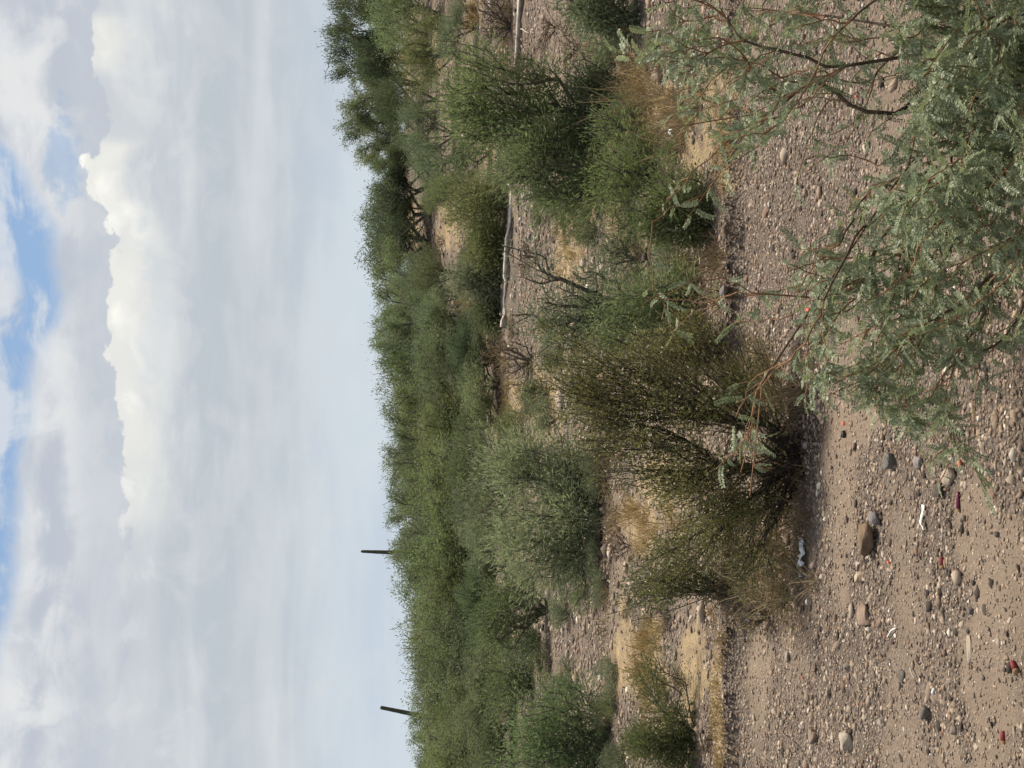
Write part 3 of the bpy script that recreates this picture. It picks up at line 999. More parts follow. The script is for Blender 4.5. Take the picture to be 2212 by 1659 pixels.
# trees in front of the crest, on the even and low part of the slope
row = [(700, 900, 34, 225, 1), (770, 880, 34, 225, 0), (840, 890, 33, 225, 0), (910, 900, 33, 225, 2), (980, 890, 32, 240, 5), (1050, 895, 32, 225, 2), (1120, 905, 31, 240, 1), (1190, 910, 31, 225, 2),
       (1260, 915, 30, 225, 5), (1330, 918, 30, 225, 0), (1400, 920, 30, 225, 2), (1470, 925, 29, 225, 1), (1540, 930, 29, 225, 2), (1610, 935, 28, 225, 0), (1670, 930, 28, 195, 5)]
for dy, top, Y, w, k in row:
    far_tree(dy + rgf.uniform(-18, 18), top + rgf.uniform(-16, 16), Y, w * rgf.uniform(.8, 1.2), k, 'tree in the second rank below the skyline ' + where(dy),
             'trees in the band below the skyline' if dy > 1000 else 'trees in the band past the tan strip')
row2 = [(760, 975, 28, 195, 4), (840, 985, 28, 195, 4), (1000, 965, 27, 225, 0), (930, 985, 27, 195, 1), (1090, 980, 26.5, 195, 3), (1230, 985, 26, 210, 1), (1310, 990, 26, 180, 4), (1400, 985, 25.5, 210, 4), (1480, 990, 25, 210, 1),
        (1560, 1000, 25, 210, 5), (1640, 1010, 24.5, 210, 0)]
for dy, top, Y, w, k in row2:
    far_tree(dy + rgf.uniform(-18, 18), top + rgf.uniform(-16, 16), Y, w * rgf.uniform(.8, 1.2), k, 'dense bush lowest in the green band ' + where(dy),
             'bushes lowest in the green band', name='desert_bush', cat='bush')

# the slope under the highest crest, tree by tree
for dy, top, Y, w, k, lab in [
        (30, 790, 38, 200, 0, 'broad green tree under the highest crest at the picture edge'),
        (110, 845, 34, 170, 2, 'olive tree below the highest crest beside a strip of orange grass'),
        (215, 800, 40, 130, 4, 'dark tree on the slope with its shadow on orange grass'),
        (290, 850, 35, 140, 1, 'grey-green tree halfway up the high slope with a dead limb below'),
        (350, 880, 33, 130, 3, 'dull blue-green tree above the rounded palo verde'),
        (420, 905, 30, 90, 5, 'small yellow-olive bush on bare pink ground of the slope'),
        (590, 885, 35, 120, 0, 'green tree at the end of the tan strip beside a dark bush'),
        (640, 860, 36, 110, 1, 'rounded tree between the tan strip end and the thick green band'),
        (60, 940, 30, 120, 3, 'shaded grey-green tree over the dark brown brush at the picture edge'),
        (330, 960, 28, 100, 4, 'dark bush behind the rounded palo verde, in deep shade')]:
    far_tree(dy, top, Y, w, k, lab)

def scrub_kind(seed, leaf, n, per, bark='bark_grey'):
    rg = np.random.default_rng(seed)
    lobes = [(np.array([rg.normal(0, .22), rg.normal(0, .22), rg.uniform(.18, .5)]), np.array([.28, .28, .22]) * rg.uniform(.7, 1.3)) for _ in range(7)]
    tips = lobe_tips(rg, lobes, n, .5, .04)
    P0, P1, R0, R1, sid, tw = grow(rg, (0, 0, 0), tips, 8, .75, 4, .14, .0028, .45)
    V, q = tubes(P0, P1, R0, R1, 4)
    p, d = leaf_sites(rg, tw, per, .09, .3)
    V2, q2 = leaf_quads(rg, p, d, .04, .0105)
    return mesh_arrays('stems', V, [q], M[bark], True), mesh_arrays('foliage', V2, [q2], M[leaf])


SCRUB = [scrub_kind(201, 'leaf_blue', 120, 34), scrub_kind(202, 'leaf_olive', 120, 34), scrub_kind(203, 'leaf_green', 120, 38), scrub_kind(204, 'dry_brown', 110, 9, 'bark_dark')]
rgs = np.random.default_rng(66)


def scrub(dx, dy, wpx, k, label, group, tint):
    g = gpt(dx, dy)
    s_ = wpx / F * g[1] / 1.05
    root = empty('desert_scrub', g)
    root.rotation_euler = (0, 0, float(rgs.random() * 6.28))
    root.scale = (s_, s_, s_ * float(rgs.uniform(.75, 1.2)))
    tag(root, label, 'scrub', group)
    obj('stems', SCRUB[k][0], root)
    c = obj('foliage', SCRUB[k][1], root)
    c.color = tuple(tint) + (1,)


MARKS = [('the large olive creosote', 1450, 880), ('the wide blue-green mesquite', 1200, 1080), ('the bush with blackish limbs', 1230, 660), ('the bright green shrub', 1420, 660), ('the dark green low shrub', 1460, 460),
         ('the rounded green palo verde', 1200, 380), ('the leaning olive palo verde', 1080, 230), ('the shrub at the picture edge', 1300, 40), ('the brown dead grass', 1440, 230), ('the low soft dark creosote', 1430, 1540),
         ('the edge bush under the short saguaro', 1200, 1600), ('the small dark spiky shrub', 1130, 1395), ('the brownish half-bare shrub', 1110, 780), ('the dry grass patch', 1110, 890), ('the tufted creosote with bare arms', 1450, 1260),
         ('the dark bank edge', 1570, 580), ('the brown tuft by the creosote', 1660, 830), ('the pale ledge', 1110, 500), ('the dead tangle under the creosote', 1690, 1060), ('the tan strip', 920, 500), ('the bare end of the ledge', 1030, 670),
         ('the yellow grass beside the gravel corner', 1550, 1600), ('the olive bush with forked limb', 1010, 530)]


def beside(dx, dy):
    return min(MARKS, key=lambda m_: (m_[1] - dx) ** 2 + (m_[2] - dy) ** 2)[0]


WORDS = ['thin grey-green', 'thin olive', 'thin green', 'brown half-dead']
SPOTS = [(1345, 120, 110, 0), (1370, 480, 100, 1), (1290, 500, 110, 2), (1245, 460, 110, 1), (1240, 300, 120, 2), (1180, 440, 100, 2), (1345, 740, 100, 2), (1300, 850, 110, 1), (1400, 560, 90, 3), (1450, 560, 100, 0),
         (1480, 600, 90, 2), (1530, 560, 80, 3), (1500, 390, 90, 3), (1470, 330, 100, 1), (1390, 330, 100, 0), (1150, 330, 110, 1), (1160, 560, 90, 3), (1215, 760, 110, 2), (1180, 850, 120, 2), (1130, 930, 110, 1), (1200, 910, 110, 0),
         (1120, 720, 70, 3), (1080, 760, 80, 3), (1330, 980, 90, 3), (1310, 1250, 90, 0), (1230, 1330, 100, 0), (1190, 1430, 90, 1), (1240, 1480, 100, 0), (1330, 1520, 80, 1), (1480, 1480, 70, 3), (1250, 110, 110, 3), (1200, 60, 110, 3), (1150, 130, 100, 3),
         (1420, 100, 110, 0), (1465, 50, 100, 0), (1500, 150, 90, 3), (1150, 1250, 90, 2), (1110, 1180, 90, 2), (1400, 640, 100, 2), (1290, 700, 100, 0), (1520, 720, 100, 3), (1590, 640, 60, 3), (1590, 520, 60, 3), (1640, 1130, 90, 3), (1660, 870, 100, 3),
         (1020, 560, 70, 1), (990, 470, 60, 3), (960, 520, 60, 3), (940, 440, 60, 1), (1010, 420, 70, 2), (930, 560, 60, 2), (1040, 690, 70, 3), (1000, 640, 70, 3)]
SPOTS += [(1330, 1440, 90, 0), (1320, 1580, 110, 2), (1345, 1650, 100, 0), (1400, 1600, 90, 1), (1440, 1500, 70, 1), (1300, 1180, 100, 0), (1310, 1040, 110, 0), (1270, 1270, 100, 2), (1370, 1300, 80, 3), (1450, 1330, 80, 3), (1360, 1180, 80, 3), (1540, 1600, 70, 3), (1210, 1560, 110, 0)]
for dx, dy, w, k in SPOTS:
    v = float(rgs.uniform(.8, 1.05))
    t = (v, v, v) if k < 3 else (v * .6, v * .55, v * .52)
    far_ = dx < 1090
    scrub(dx, dy, w * float(rgs.uniform(.85, 1.25)), k, WORDS[k] + ' scrub beside ' + beside(dx, dy), WORDS[k] + ' scrub on the slope and bank', t)

# dark brush heaps at the top picture edge
bush('brush_heap', 'tangled brown brush at the end of the ledge near the picture edge', 'brush', 1085, 60, [(1050, 50, 30, 60), (1060, 0, 28, 40)], 'dry_brown', 110, 16, .05, .012, .10, 61,
     Y=24.4, stems=14, r_tip=.005, tint=(.45, .42, .42))


# saguaros beyond the crest
def saguaro(label, dxt, dyt, dxb, dyb, Y, w_top, w_base):
    t = at(dxt, dyt, Y); b = at(dxb, dyb, Y)
    zb = float(terrain(b[0], Y)) - .1
    ax_ = (t - b); k = (b[2] - zb) / ax_[2]
    base = b - ax_ * k
    H = np.linalg.norm(t - base)
    dr = (t - base) / H
    ribs = 14; rows = 16
    a = np.cross(dr, [0, 1, 0]); a /= np.linalg.norm(a); c = np.cross(dr, a)
    V = []
    for i in range(rows + 5):
        if i <= rows:
            s = i / rows * .97; r = (w_base + (w_top - w_base) * s) * .5 * (1 + .03 * math.sin(i * 2.1))
        else:
            q = (i - rows) / 5
            s = .97 + .03 * math.sin(q * 1.57); r = w_top * .5 * math.cos(q * 1.45)
        for j in range(ribs * 2):
            th = math.pi * j / ribs
            rr = r * (1.0 if j % 2 == 0 else .82)
            V.append(dr * H * s + rr * (math.cos(th) * a + math.sin(th) * c))
    n = ribs * 2
    q = [(i * n + j, i * n + (j + 1) % n, (i + 1) * n + (j + 1) % n, (i + 1) * n + j) for i in range(rows + 4) for j in range(n)]
    cap = [[(rows + 4) * n + j for j in range(n)]]
    me = mesh_arrays('saguaro', np.array(V), [np.array(q), np.array(cap)], M['saguaro'])
    tag(obj('saguaro_cactus', me, None, base), label, 'cactus')


M['saguaro'] = rough_mat('saguaro_skin', (.055, .066, .046), (.10, .11, .075), 3, .4)
saguaro('tall straight saguaro spear tapering above the skyline trees', 779, 1191, 858, 1194, 110, .20, .50)
saguaro('shorter saguaro with rounded tip, leaning slightly above the skyline', 821, 1528, 880, 1540, 105, .26, .38)


# ---------------------------------------------------------------- the mesquite close to the camera
def pinnate_leaf(rg, n=11, length=.062, ll=.0125, lw=.0056):
    """one feathery leaf: a midrib with paired leaflets, along +Y, lying in XY and a little curved"""
    V = []; Fq = []
    def quad(a, b, c, d):
        i = len(V); V.extend([a, b, c, d]); Fq.append((i, i + 1, i + 2, i + 3))
    sag = rg.uniform(.004, .014)
    f = lambda s: np.array([0.004 * math.sin(s * 3), length * s, -sag * s * s])
    for k in range(3):
        a, b = f(k / 3), f((k + 1) / 3)
        w = np.array([.0006, 0, 0])
        quad(a - w, a + w, b + w, b - w)
    for k in range(n):
        s = .10 + .88 * k / (n - 1)
        p = f(s)
        for sg in (-1, 1):
            ang = rg.uniform(.75, 1.15)
            d = np.array([sg * math.sin(ang), math.cos(ang), rg.uniform(-.05, .35)]); d /= np.linalg.norm(d)
            l = ll * (1 - .35 * abs(s - .5)) * rg.uniform(.85, 1.1)
            sd = np.cross(d, [0, 0, 1]); sd /= np.linalg.norm(sd); sd = sd + np.array([0, 0, rg.uniform(-.4, .4)])
            quad(p, p + d * l * .5 + sd * lw * .5, p + d * l, p + d * l * .5 - sd * lw * .5)
    return np.array(V), np.array(Fq)


def near_mesquite():
    rg = np.random.default_rng(77)
    base = np.array([1.25, 4.55, 0.0]); base[2] = float(terrain(base[0], base[1])) - .04
    tips = []

    def region(n, dx0, dx1, dy0, dy1, Y0, Y1):
        for _ in range(n):
            tips.append(at(rg.uniform(dx0, dx1), rg.uniform(dy0, dy1), rg.uniform(Y0, Y1)))
    # dense heap at the lower corner, then the arm reaching over the gravel
    region(180, 1930, 2300, -60, 560, 4.1, 5.0)
    region(120, 1990, 2300, -80, 420, 3.9, 4.6)
    region(52, 1840, 2260, 420, 760, 4.3, 5.1)
    region(64, 1700, 2150, 620, 880, 4.5, 5.3)
    region(40, 1680, 1980, 380, 660, 4.6, 5.3)
    region(15, 1880, 2080, 860, 970, 4.6, 5.2)
    region(14, 1700, 1900, 560, 780, 4.8, 5.4)
    # sparse high twigs
    region(34, 1380, 1640, 0, 300, 4.7, 5.6)
    region(46, 1440, 1900, -20, 380, 4.5, 5.4)
    region(16, 1600, 1850, -20, 330, 4.6, 5.4)
    for q in [(1330, 60), (1320, 110), (1420, 460), (1440, 430), (1480, 480), (1410, 480), (1395, 640), (1430, 690), (1385, 660), (1450, 720), (1570, 840), (1590, 900), (1560, 990), (1600, 1020), (1620, 1070),
              (1550, 1010), (1640, 960), (1610, 940), (1590, 870), (1630, 1010), (1545, 650), (1580, 700), (1600, 640), (1560, 600), (2010, 1000), (2030, 1040), (2120, 1030), (2130, 1060), (2070, 980), (1960, 940), (1980, 930)]:
        tips.append(at(q[0], q[1], rg.uniform(4.9, 5.5)))
    # the rest of the crown, past the picture edge
    for _ in range(90):
        tips.append(np.array([base[0] + rg.uniform(.0, 1.0), base[1] + rg.uniform(-.55, .6), base[2] + rg.uniform(.25, 1.6)]))
    tips = np.array(tips)
    tips[:, 2] = np.maximum(tips[:, 2], terrain(tips[:, 0], tips[:, 1]) + .06)
    root = empty('mesquite_tree', base)
    tag(root, 'feathery sage-green mesquite close up, its red-brown twigs arching over the gravel', 'tree')
    P0, P1, R0, R1, sid, tw = grow(rg, base, tips, 9, .9, 6, .13, .0019, .35, 0.0, .3)
    thick = R1 > .0036
    for s in range(sid.max() + 1):
        kk = (sid == s) & thick
        if kk.any():
            V, q = tubes(P0[kk] - base, P1[kk] - base, R0[kk], R1[kk], 6)
            obj('limb', mesh_arrays('limb', V, [q], M['bark_limb'], True), root)
    kk = ~thick
    V, q = tubes(P0[kk] - base, P1[kk] - base, R0[kk], R1[kk], 5)
    obj('twigs', mesh_arrays('twigs', V, [q], M['bark_red'], True), root)['kind'] = 'stuff'
    # leaves
    kinds = [pinnate_leaf(rg, n, l) for n, l in ((11, .066), (10, .056), (12, .074), (9, .048))]
    meshes = [mesh_arrays('leaf', V, [q], M['leaf_mesquite']) for V, q in kinds]
    px_, py_, _ = to_px(np.array([t[-1] for t in tw]))
    per = np.where(px_ < 1720, np.where(py_ < 380, 8, 4), np.where((px_ < 1920) & (py_ < 400), 5, 10))
    pos = []; dr = []
    for t, n in zip(tw, per):
        n = int(rg.integers(max(n - 3, 2), n + 3))
        p, d = leaf_sites(rg, [t], n, .004, .3, .45)
        pos.append(p); dr.append(d)
    pos = np.concatenate(pos); dr = np.concatenate(dr)
    n = len(pos)
    up = rg.normal(0, .55, (n, 3)) + np.array([0, -.25, 1.0])
    X = np.cross(dr, up); X /= np.linalg.norm(X, axis=1, keepdims=True)
    Z = np.cross(X, dr)
    R = np.stack([X, dr, Z], 2)                         # columns
    kd = rg.integers(0, 4, n)
    sc = rg.uniform(.9, 1.4, n)
    dx, dy, dd = to_px(pos)
    inview = (dx > 1250) & (dx < 2212) & (dy > 0) & (dy < 1659)
    rank = np.argsort(np.where(inview, dd / sc, 1e9))
    single = np.zeros(n, bool); single[rank[:290]] = True
    for i in np.nonzero(single)[0]:
        o = bpy.data.objects.new('leaf', meshes[kd[i]])
        C.objects.link(o)
        o.parent = root
        m = Matrix.Identity(4)
        for a in range(3):
            for b in range(3):
                m[a][b] = R[i, a, b] * sc[i]
            m[a][3] = pos[i, a] - base[a]
        o.matrix_basis = m
        v = float(rg.uniform(.85, 1.15)); o.color = (v, v, v, 1)
    VV = []; QQ = []; off = 0
    for k in range(4):
        sel = np.nonzero(~single & (kd == k))[0]
        V, q = kinds[k]
        W = np.einsum('nab,vb->nva', R[sel] * sc[sel][:, None, None], V) + (pos[sel] - base)[:, None, :]
        VV.append(W.reshape(-1, 3))
        QQ.append((q[None] + (np.arange(len(sel)) * len(V))[:, None, None]).reshape(-1, 4) + off)
        off += W.shape[0] * W.shape[1]
    o = obj('foliage', mesh_arrays('foliage', np.concatenate(VV), [np.concatenate(QQ)], M['leaf_mesquite']), root)
    o['kind'] = 'stuff'


near_mesquite()


# ---------------------------------------------------------------- stones
def ico(sub):
    import bmesh
    bm = bmesh.new()
    bmesh.ops.create_icosphere(bm, subdivisions=sub, radius=1.0)
    V = np.array([v.co[:] for v in bm.verts]); Fc = np.array([[v.index for v in f.verts] for f in bm.faces])
    bm.free()
    return V, Fc


ICO1, ICO1F = ico(1)
ICO3, ICO3F = ico(3)


def stone_shape(rg, V, amp=.22):
    d = V.copy()
    for _ in range(5):
        nrm = rg.normal(0, 1, 3); nrm /= np.linalg.norm(nrm)
        over = d @ nrm - rg.uniform(.35, .75)
        d = d - np.where(over > 0, over, 0)[:, None] * nrm
    d = d * (1 + rg.normal(0, amp * .6, (len(V), 1)))
    return d * np.array([1.15, rg.uniform(.6, 1), rg.uniform(.38, .75)])


TONES = np.array([[.27, .205, .152], [.33, .245, .175], [.25, .162, .112], [.175, .136, .106], [.080, .062, .050], [.43, .345, .265], [.62, .55, .46], [.34, .235, .168]])
TONE_P = np.array([.20, .19, .09, .10, .16, .19, .02, .05]); TONE_P = TONE_P / TONE_P.sum()  # extra blackish and pale stones: tone stands in for shadowed hollows and bright flecks
TONE_WORD = ['grey-tan', 'tan', 'reddish brown', 'grey', 'blackish', 'pale', 'white', 'pinkish tan']


def scatter_xy(rg, n, y0, y1, half0, halfk, power=1.0):
    y = (y0 ** power + (y1 ** power - y0 ** power) * rg.random(n)) ** (1 / power)
    x = rg.uniform(-1, 1, n) * (half0 + halfk * y)
    return x, y


def make_gravel():
    rg = np.random.default_rng(5)
    zones = [(116000, 4.2, 10.2, .8, .285, .0060, .56), (60000, 10.0, 24.0, .8, .280, .0135, .58), (14000, 24.5, 50, .4, .27, .032, .5)]
    X = []; Y = []; R = []
    for n, y0, y1, h0, hk, med, sg in zones:
        x, y = scatter_xy(rg, n, y0, y1, h0, hk, 1.5 if y1 < 12 else 1.2)
        r = med * np.exp(rg.normal(0, sg, n))
        X.append(x); Y.append(y); R.append(r)
    X = np.concatenate(X); Y = np.concatenate(Y); R = np.concatenate(R)
    s = sand_mask(X, Y); st = blob(X, Y, STRAW)
    keep = rg.random(len(X)) > np.maximum(s * .34, st * .8)
    X, Y, R, s = X[keep], Y[keep], R[keep], s[keep]
    R = np.where(s > .4, R * .75, R)
    n = len(X)
    Z = terrain(X, Y)
    tone = rg.choice(len(TONES), n, p=TONE_P)
    # the ones that show largest become stones of their own
    dx, dy, dd = to_px(np.c_[X, Y, Z])
    vis = (dx > 1380) & (dx < 2205) & (dy > 5) & (dy < 1654) & (Y < 10.5)
    vis &= ~((dy < 900) & (dx > 1720)) & ~((np.abs(dx - 1700) < 60) & (np.abs(dy - 1000) < 260))
    big = np.argsort(np.where(vis, -R / dd, 1))[:285]
    single = np.zeros(n, bool); single[big] = True
    shapes = [stone_shape(rg, ICO1) for _ in range(12)]
    kd = rg.integers(0, 12, n)
    yaw = rg.random(n) * 6.28
    me_p = [mesh_arrays('pebble', s_, [ICO1F], M['pebble'], False) for s_ in shapes]
    for i in big:
        o = bpy.data.objects.new('pebble', me_p[kd[i]])
        C.objects.link(o)
        r = float(R[i])
        o.location = (float(X[i]), float(Y[i]), float(Z[i] + r * .05))
        o.rotation_euler = (float(rg.normal(0, .15)), float(rg.normal(0, .15)), float(yaw[i]))
        o.scale = (r * 1.15, r * 1.15, r)
        o.color = tuple(TONES[tone[i]] * rg.uniform(.9, 1.1)) + (1,)
        w = TONE_WORD[tone[i]]
        tag(o, 'small %s pebble lying loose on the gravel of the wash' % w, 'pebble', '%s pebbles on the gravel' % w)
    VV = []; FF = []; CC = []; off = 0
    OV = np.array([[1, 0, 0], [-1, 0, 0], [0, 1, 0], [0, -1, 0], [0, 0, 1], [0, 0, -1]], float)
    OF = np.array([[0, 2, 4], [2, 1, 4], [1, 3, 4], [3, 0, 4], [2, 0, 5], [1, 2, 5], [3, 1, 5], [0, 3, 5]])
    small = [OV * (1 + rg.normal(0, .18, (6, 1))) * np.array([1.05, rg.uniform(.6, 1), rg.uniform(.45, .75)]) for _ in range(12)]
    large_px = R / dd * 1487 > 2.8
    for k in range(24):
        big_ = k < 12
        sel = np.nonzero((kd == k % 12) & ~single & (large_px == big_))[0]
        if not len(sel):
            continue
        c, s_ = np.cos(yaw[sel]), np.sin(yaw[sel])
        B, BF = (shapes[k], ICO1F) if big_ else (small[k % 12], OF)
        r = R[sel][:, None]
        vx = (B[None, :, 0] * c[:, None] - B[None, :, 1] * s_[:, None]) * r * 1.15 + X[sel][:, None]
        vy = (B[None, :, 0] * s_[:, None] + B[None, :, 1] * c[:, None]) * r * 1.15 + Y[sel][:, None]
        vz = B[None, :, 2] * r + Z[sel][:, None] + r * .08
        VV.append(np.stack([vx, vy, vz], -1).reshape(-1, 3))
        FF.append((BF[None] + (np.arange(len(sel)) * len(B))[:, None, None]).reshape(-1, 3) + off)
        col = TONES[tone[sel]] * rg.uniform(.75, 1.2, (len(sel), 1))
        CC.append(np.repeat(col, len(B), 0))
        off += len(sel) * len(B)
    me = mesh_arrays('gravel', np.concatenate(VV), [np.concatenate(FF)], M['gravel'], False, {'tone': np.concatenate(CC)})
    tag(obj('gravel', me), 'loose mixed gravel covering the wash floor', 'gravel', None, 'stuff')


make_gravel()


def rock_mesh(rg, size, cuts=14, flat=.0):
    V = np.sign(ICO3) * np.abs(ICO3) ** .5 * .8
    for _ in range(cuts):
        nrm = rg.normal(0, 1, 3); nrm /= np.linalg.norm(nrm)
        d = rg.uniform(.46, .84)
        over = (V @ nrm) - d
        V = V - np.where(over > 0, over, 0)[:, None] * nrm
    V = V * (1 + .16 * (fbm(V[:, 0] * 9 + size[0] * 70, V[:, 1] * 9 + V[:, 2] * 7, 14, 3) - .5)[:, None])
    V = V * (1 + .34 * (fbm(V[:, 0] * 3 + 5 + size[0] * 90, V[:, 1] * 3 + V[:, 2] * 2, 4, 4) - .5)[:, None])
    return V * np.array(size) * .5 * 1.25


def rock(name, label, dx, dy, wpx, hpx, tone, seed, deep=1.0, yaw=0.0, sink=.25, cuts=14, cat='rock', tilt=0.0, c2=None):
    """a rock wpx wide and hpx tall in the photograph, centred at dx, dy"""
    rg = np.random.default_rng(seed)
    g = ground(dx + hpx * .45, dy)
    s = np.linalg.norm(g - np.array([0, 0, CAM_H])) / F
    w = wpx * s * .92; h = hpx * s * .70; cuts += 5
    V = rock_mesh(rg, (w, w * deep, h * (1 + sink)), cuts)
    zmin = V[:, 2].min(); zmax = V[:, 2].max()
    V[:, 2] -= zmin + (zmax - zmin) * sink
    mt = rough_mat(label.split()[0] + '_rock', tuple(np.array(tone) * .75), tuple(c2 or np.array(tone) * 1.15), 14, .6, .9, 60)
    o = obj(name, mesh_arrays(name, V, [ICO3F], mt, False), None, (g[0], g[1] + w * deep * .35, float(terrain(g[0], g[1] + w * deep * .35))))
    o.rotation_euler = (tilt, 0, yaw)
    tag(o, label, cat)
    return o


rock('rock', 'largest brown blocky rock in the wash, flat lit top and dark front', 1876, 1170, 84, 46, (.19, .130, .085), 1, .75, .25, .12, 10)
rock('rock', 'smaller purplish grey rock touching the largest brown rock', 1889, 1118, 40, 30, (.20, .175, .165), 2, .9, .5, .15)
rock('rock', 'pale tan angular rock set near the largest brown rock on its far side', 1856, 1249, 34, 24, (.44, .34, .24), 3, .9, .2, .2)
rock('rock', 'flat brick-brown slab with a dark shadow under its front edge', 1866, 1335, 62, 30, (.27, .19, .14), 4, .9, .1, .25)
rock('rock', 'dark grey half-buried wedge rock near the olive creosote', 1921, 1000, 50, 38, (.15, .14, .125), 5, .9, .8, .3)
rock('rock', 'grey pitted rock level with the half-buried wedge rock', 1982, 1000, 34, 28, (.26, .225, .20), 6, 1, .3, .3)
rock('rock', 'pale round-topped rock beside an orange clay fragment', 2052, 1030, 48, 36, (.37, .30, .23), 7, 1, .6, .25)
rock('rock', 'dark brown lump next to the pale round-topped rock', 2030, 1060, 34, 30, (.10, .08, .07), 8, 1, .2, .25)
rock('rock', 'brown stone with squared front lying near the outer corner of the gravel', 1755, 1592, 36, 28, (.25, .185, .14), 9, 1, .4, .2)
rock('rock', 'pale flat stone in the outer gravel beside a squared brown stone', 1826, 1605, 46, 34, (.38, .32, .25), 10, 1, .1, .3)
rock('rock', 'round charcoal stone sunk in the middle of the open gravel', 1946, 1463, 34, 24, (.13, .115, .10), 11, 1, .1, .3)
rock('rock', 'dark grey stone with a black hollow shadow on the open gravel', 1998, 1540, 34, 28, (.17, .145, .12), 12, 1, .4, .2)
rock('rock', 'clean white stone on the open gravel above the dark grey one', 2016, 1495, 15, 14, (.72, .69, .64), 13, 1, .4, .15, 8, 'stone')
rock('rock', 'small grey stone in the bank shadow at the foot of the shrubs', 1585, 1128 - 500, 26, 22, (.17, .15, .14), 14, 1, .3, .2)
rock('rock', 'pale triangular stone at the base of the olive creosote stems', 1738, 962, 17, 15, (.42, .36, .31), 15, .8, .3, .15, 8, 'stone')
rock('rock', 'pinkish stone at the shaded edge of the creosote litter', 1753, 1222, 22, 20, (.40, .31, .25), 16, 1, .1, .25)
rock('rock', 'grey-white stone in the creosote litter beside white plastic', 1745, 1300, 24, 20, (.40, .35, .29), 17, 1, .5, .25)
rock('rock', 'long low pale stone lying on smooth sand near the frame edge', 2096, 1402, 70, 12, (.38, .31, .24), 18, .35, .1, .2)
rock('rock', 'small blackish stone alone on the smooth sand', 2153, 1155, 18, 14, (.10, .085, .07), 19, 1, .1, .2)
rock('rock', 'black slanted stone near the mesquite tips on gravel', 1958, 905, 12, 12, (.07, .06, .055), 20, 1, .1, .2)
rock('rock', 'white pebble beside the pale round-topped rock', 2058, 992, 9, 9, (.75, .70, .66), 22, 1, .1, .15, 8, 'stone')
rock('rock', 'white pebble on the gravel edge before the creosote litter', 1787, 860, 12, 8, (.75, .72, .66), 23, 1, .1, .15, 8, 'stone')
rock('rock', 'maroon stone in the middle of the open gravel', 1928, 1388, 16, 13, (.09, .05, .055), 24, 1, .1, .2)
for k, (dx, dy, w, h, tone, lab) in enumerate([
        (1548, 90, 30, 26, (.34, .28, .22), 'tan stone half hidden by mesquite twigs on the far bank'),
        (1830, 1440, 22, 18, (.22, .18, .145), 'brown stone in the gravel past the brick-brown slab'),
        (1700, 1420, 24, 18, (.30, .25, .20), 'tan-grey stone in the gravel between creosote and the grassy bank'),
        (1790, 1500, 20, 16, (.28, .22, .17), 'light brown stone behind the squared brown stone'),
        (2060, 1580, 26, 20, (.24, .19, .15), 'brown stone near the open gravel corner by red plastic'),
        (1905, 1560, 24, 18, (.33, .27, .21), 'sandy grey stone between the pale flat stone and the charcoal one'),
        (2100, 1320, 20, 16, (.16, .135, .115), 'dark stone on sand between shell casing and long pale stone')]):
    rock('rock', lab, dx, dy, w, h, tone, 60 + k, 1, .3 * k, .25)


rgr = np.random.default_rng(321)
for k in range(26):
    dy_ = rgr.uniform(335, 600); dx_ = rgr.uniform(1112, 1120 + 60 * rgr.random())
    t_ = rgr.choice(5)
    tone = [(.30, .26, .22), (.22, .19, .17), (.40, .35, .29), (.13, .11, .10), (.33, .25, .20)][t_]
    nm = ['grey-brown', 'grey', 'pale', 'dark', 'pinkish'][t_]
    o = rock('rock', nm + ' rubble stone on the gravel directly under the pale ledge', dx_, dy_, rgr.uniform(9, 22), rgr.uniform(7, 15), tone, 400 + k, 1, float(rgr.random() * 3), .25, 9)
    o['group'] = nm + ' rubble under the ledge'


# ---------------------------------------------------------------- litter left by people
def shell(label, dx, dy, yaw, hull, length=.065, rad=.0105, tilt=0.05):
    g = ground(dx, dy)
    root = empty('shotgun_shell', (g[0], g[1], g[2] + rad * .75))
    root.rotation_euler = (0, tilt, yaw)
    tag(root, label, 'shell casing')
    h = length * .5
    V, f = tube_path([(-h + .009, 0, 0), (h - .008, 0, 0), (h - .004, 0, 0), (h, 0, 0)], [rad, rad, rad * .9, rad * .62], 14)
    obj('hull', mesh_arrays('hull', V, f, hull), root)
    V, f = tube_path([(-h - .0015, 0, 0), (-h, 0, 0), (-h + .0005, 0, 0), (-h + .009, 0, 0)], [rad * 1.16, rad * 1.16, rad * 1.04, rad * 1.04], 14)
    obj('brass_head', mesh_arrays('brass_head', V, f, M['brass']), root)


shell('red shotgun shell casing lying in front of the largest brown rock', 2040, 1215, .35, M['red'], .046)
shell('dark red shotgun shell casing on gravel near the outer sand', 2196, 1440, .9, M['red'], .050)
shell('slim wine-coloured shell casing beside the pale round-topped rock', 2076, 1083, .12, M['wine'], .078, .0085)
shell('faded red shell casing out in the corner gravel', 2172, 1592, .2, M['red'], .045)


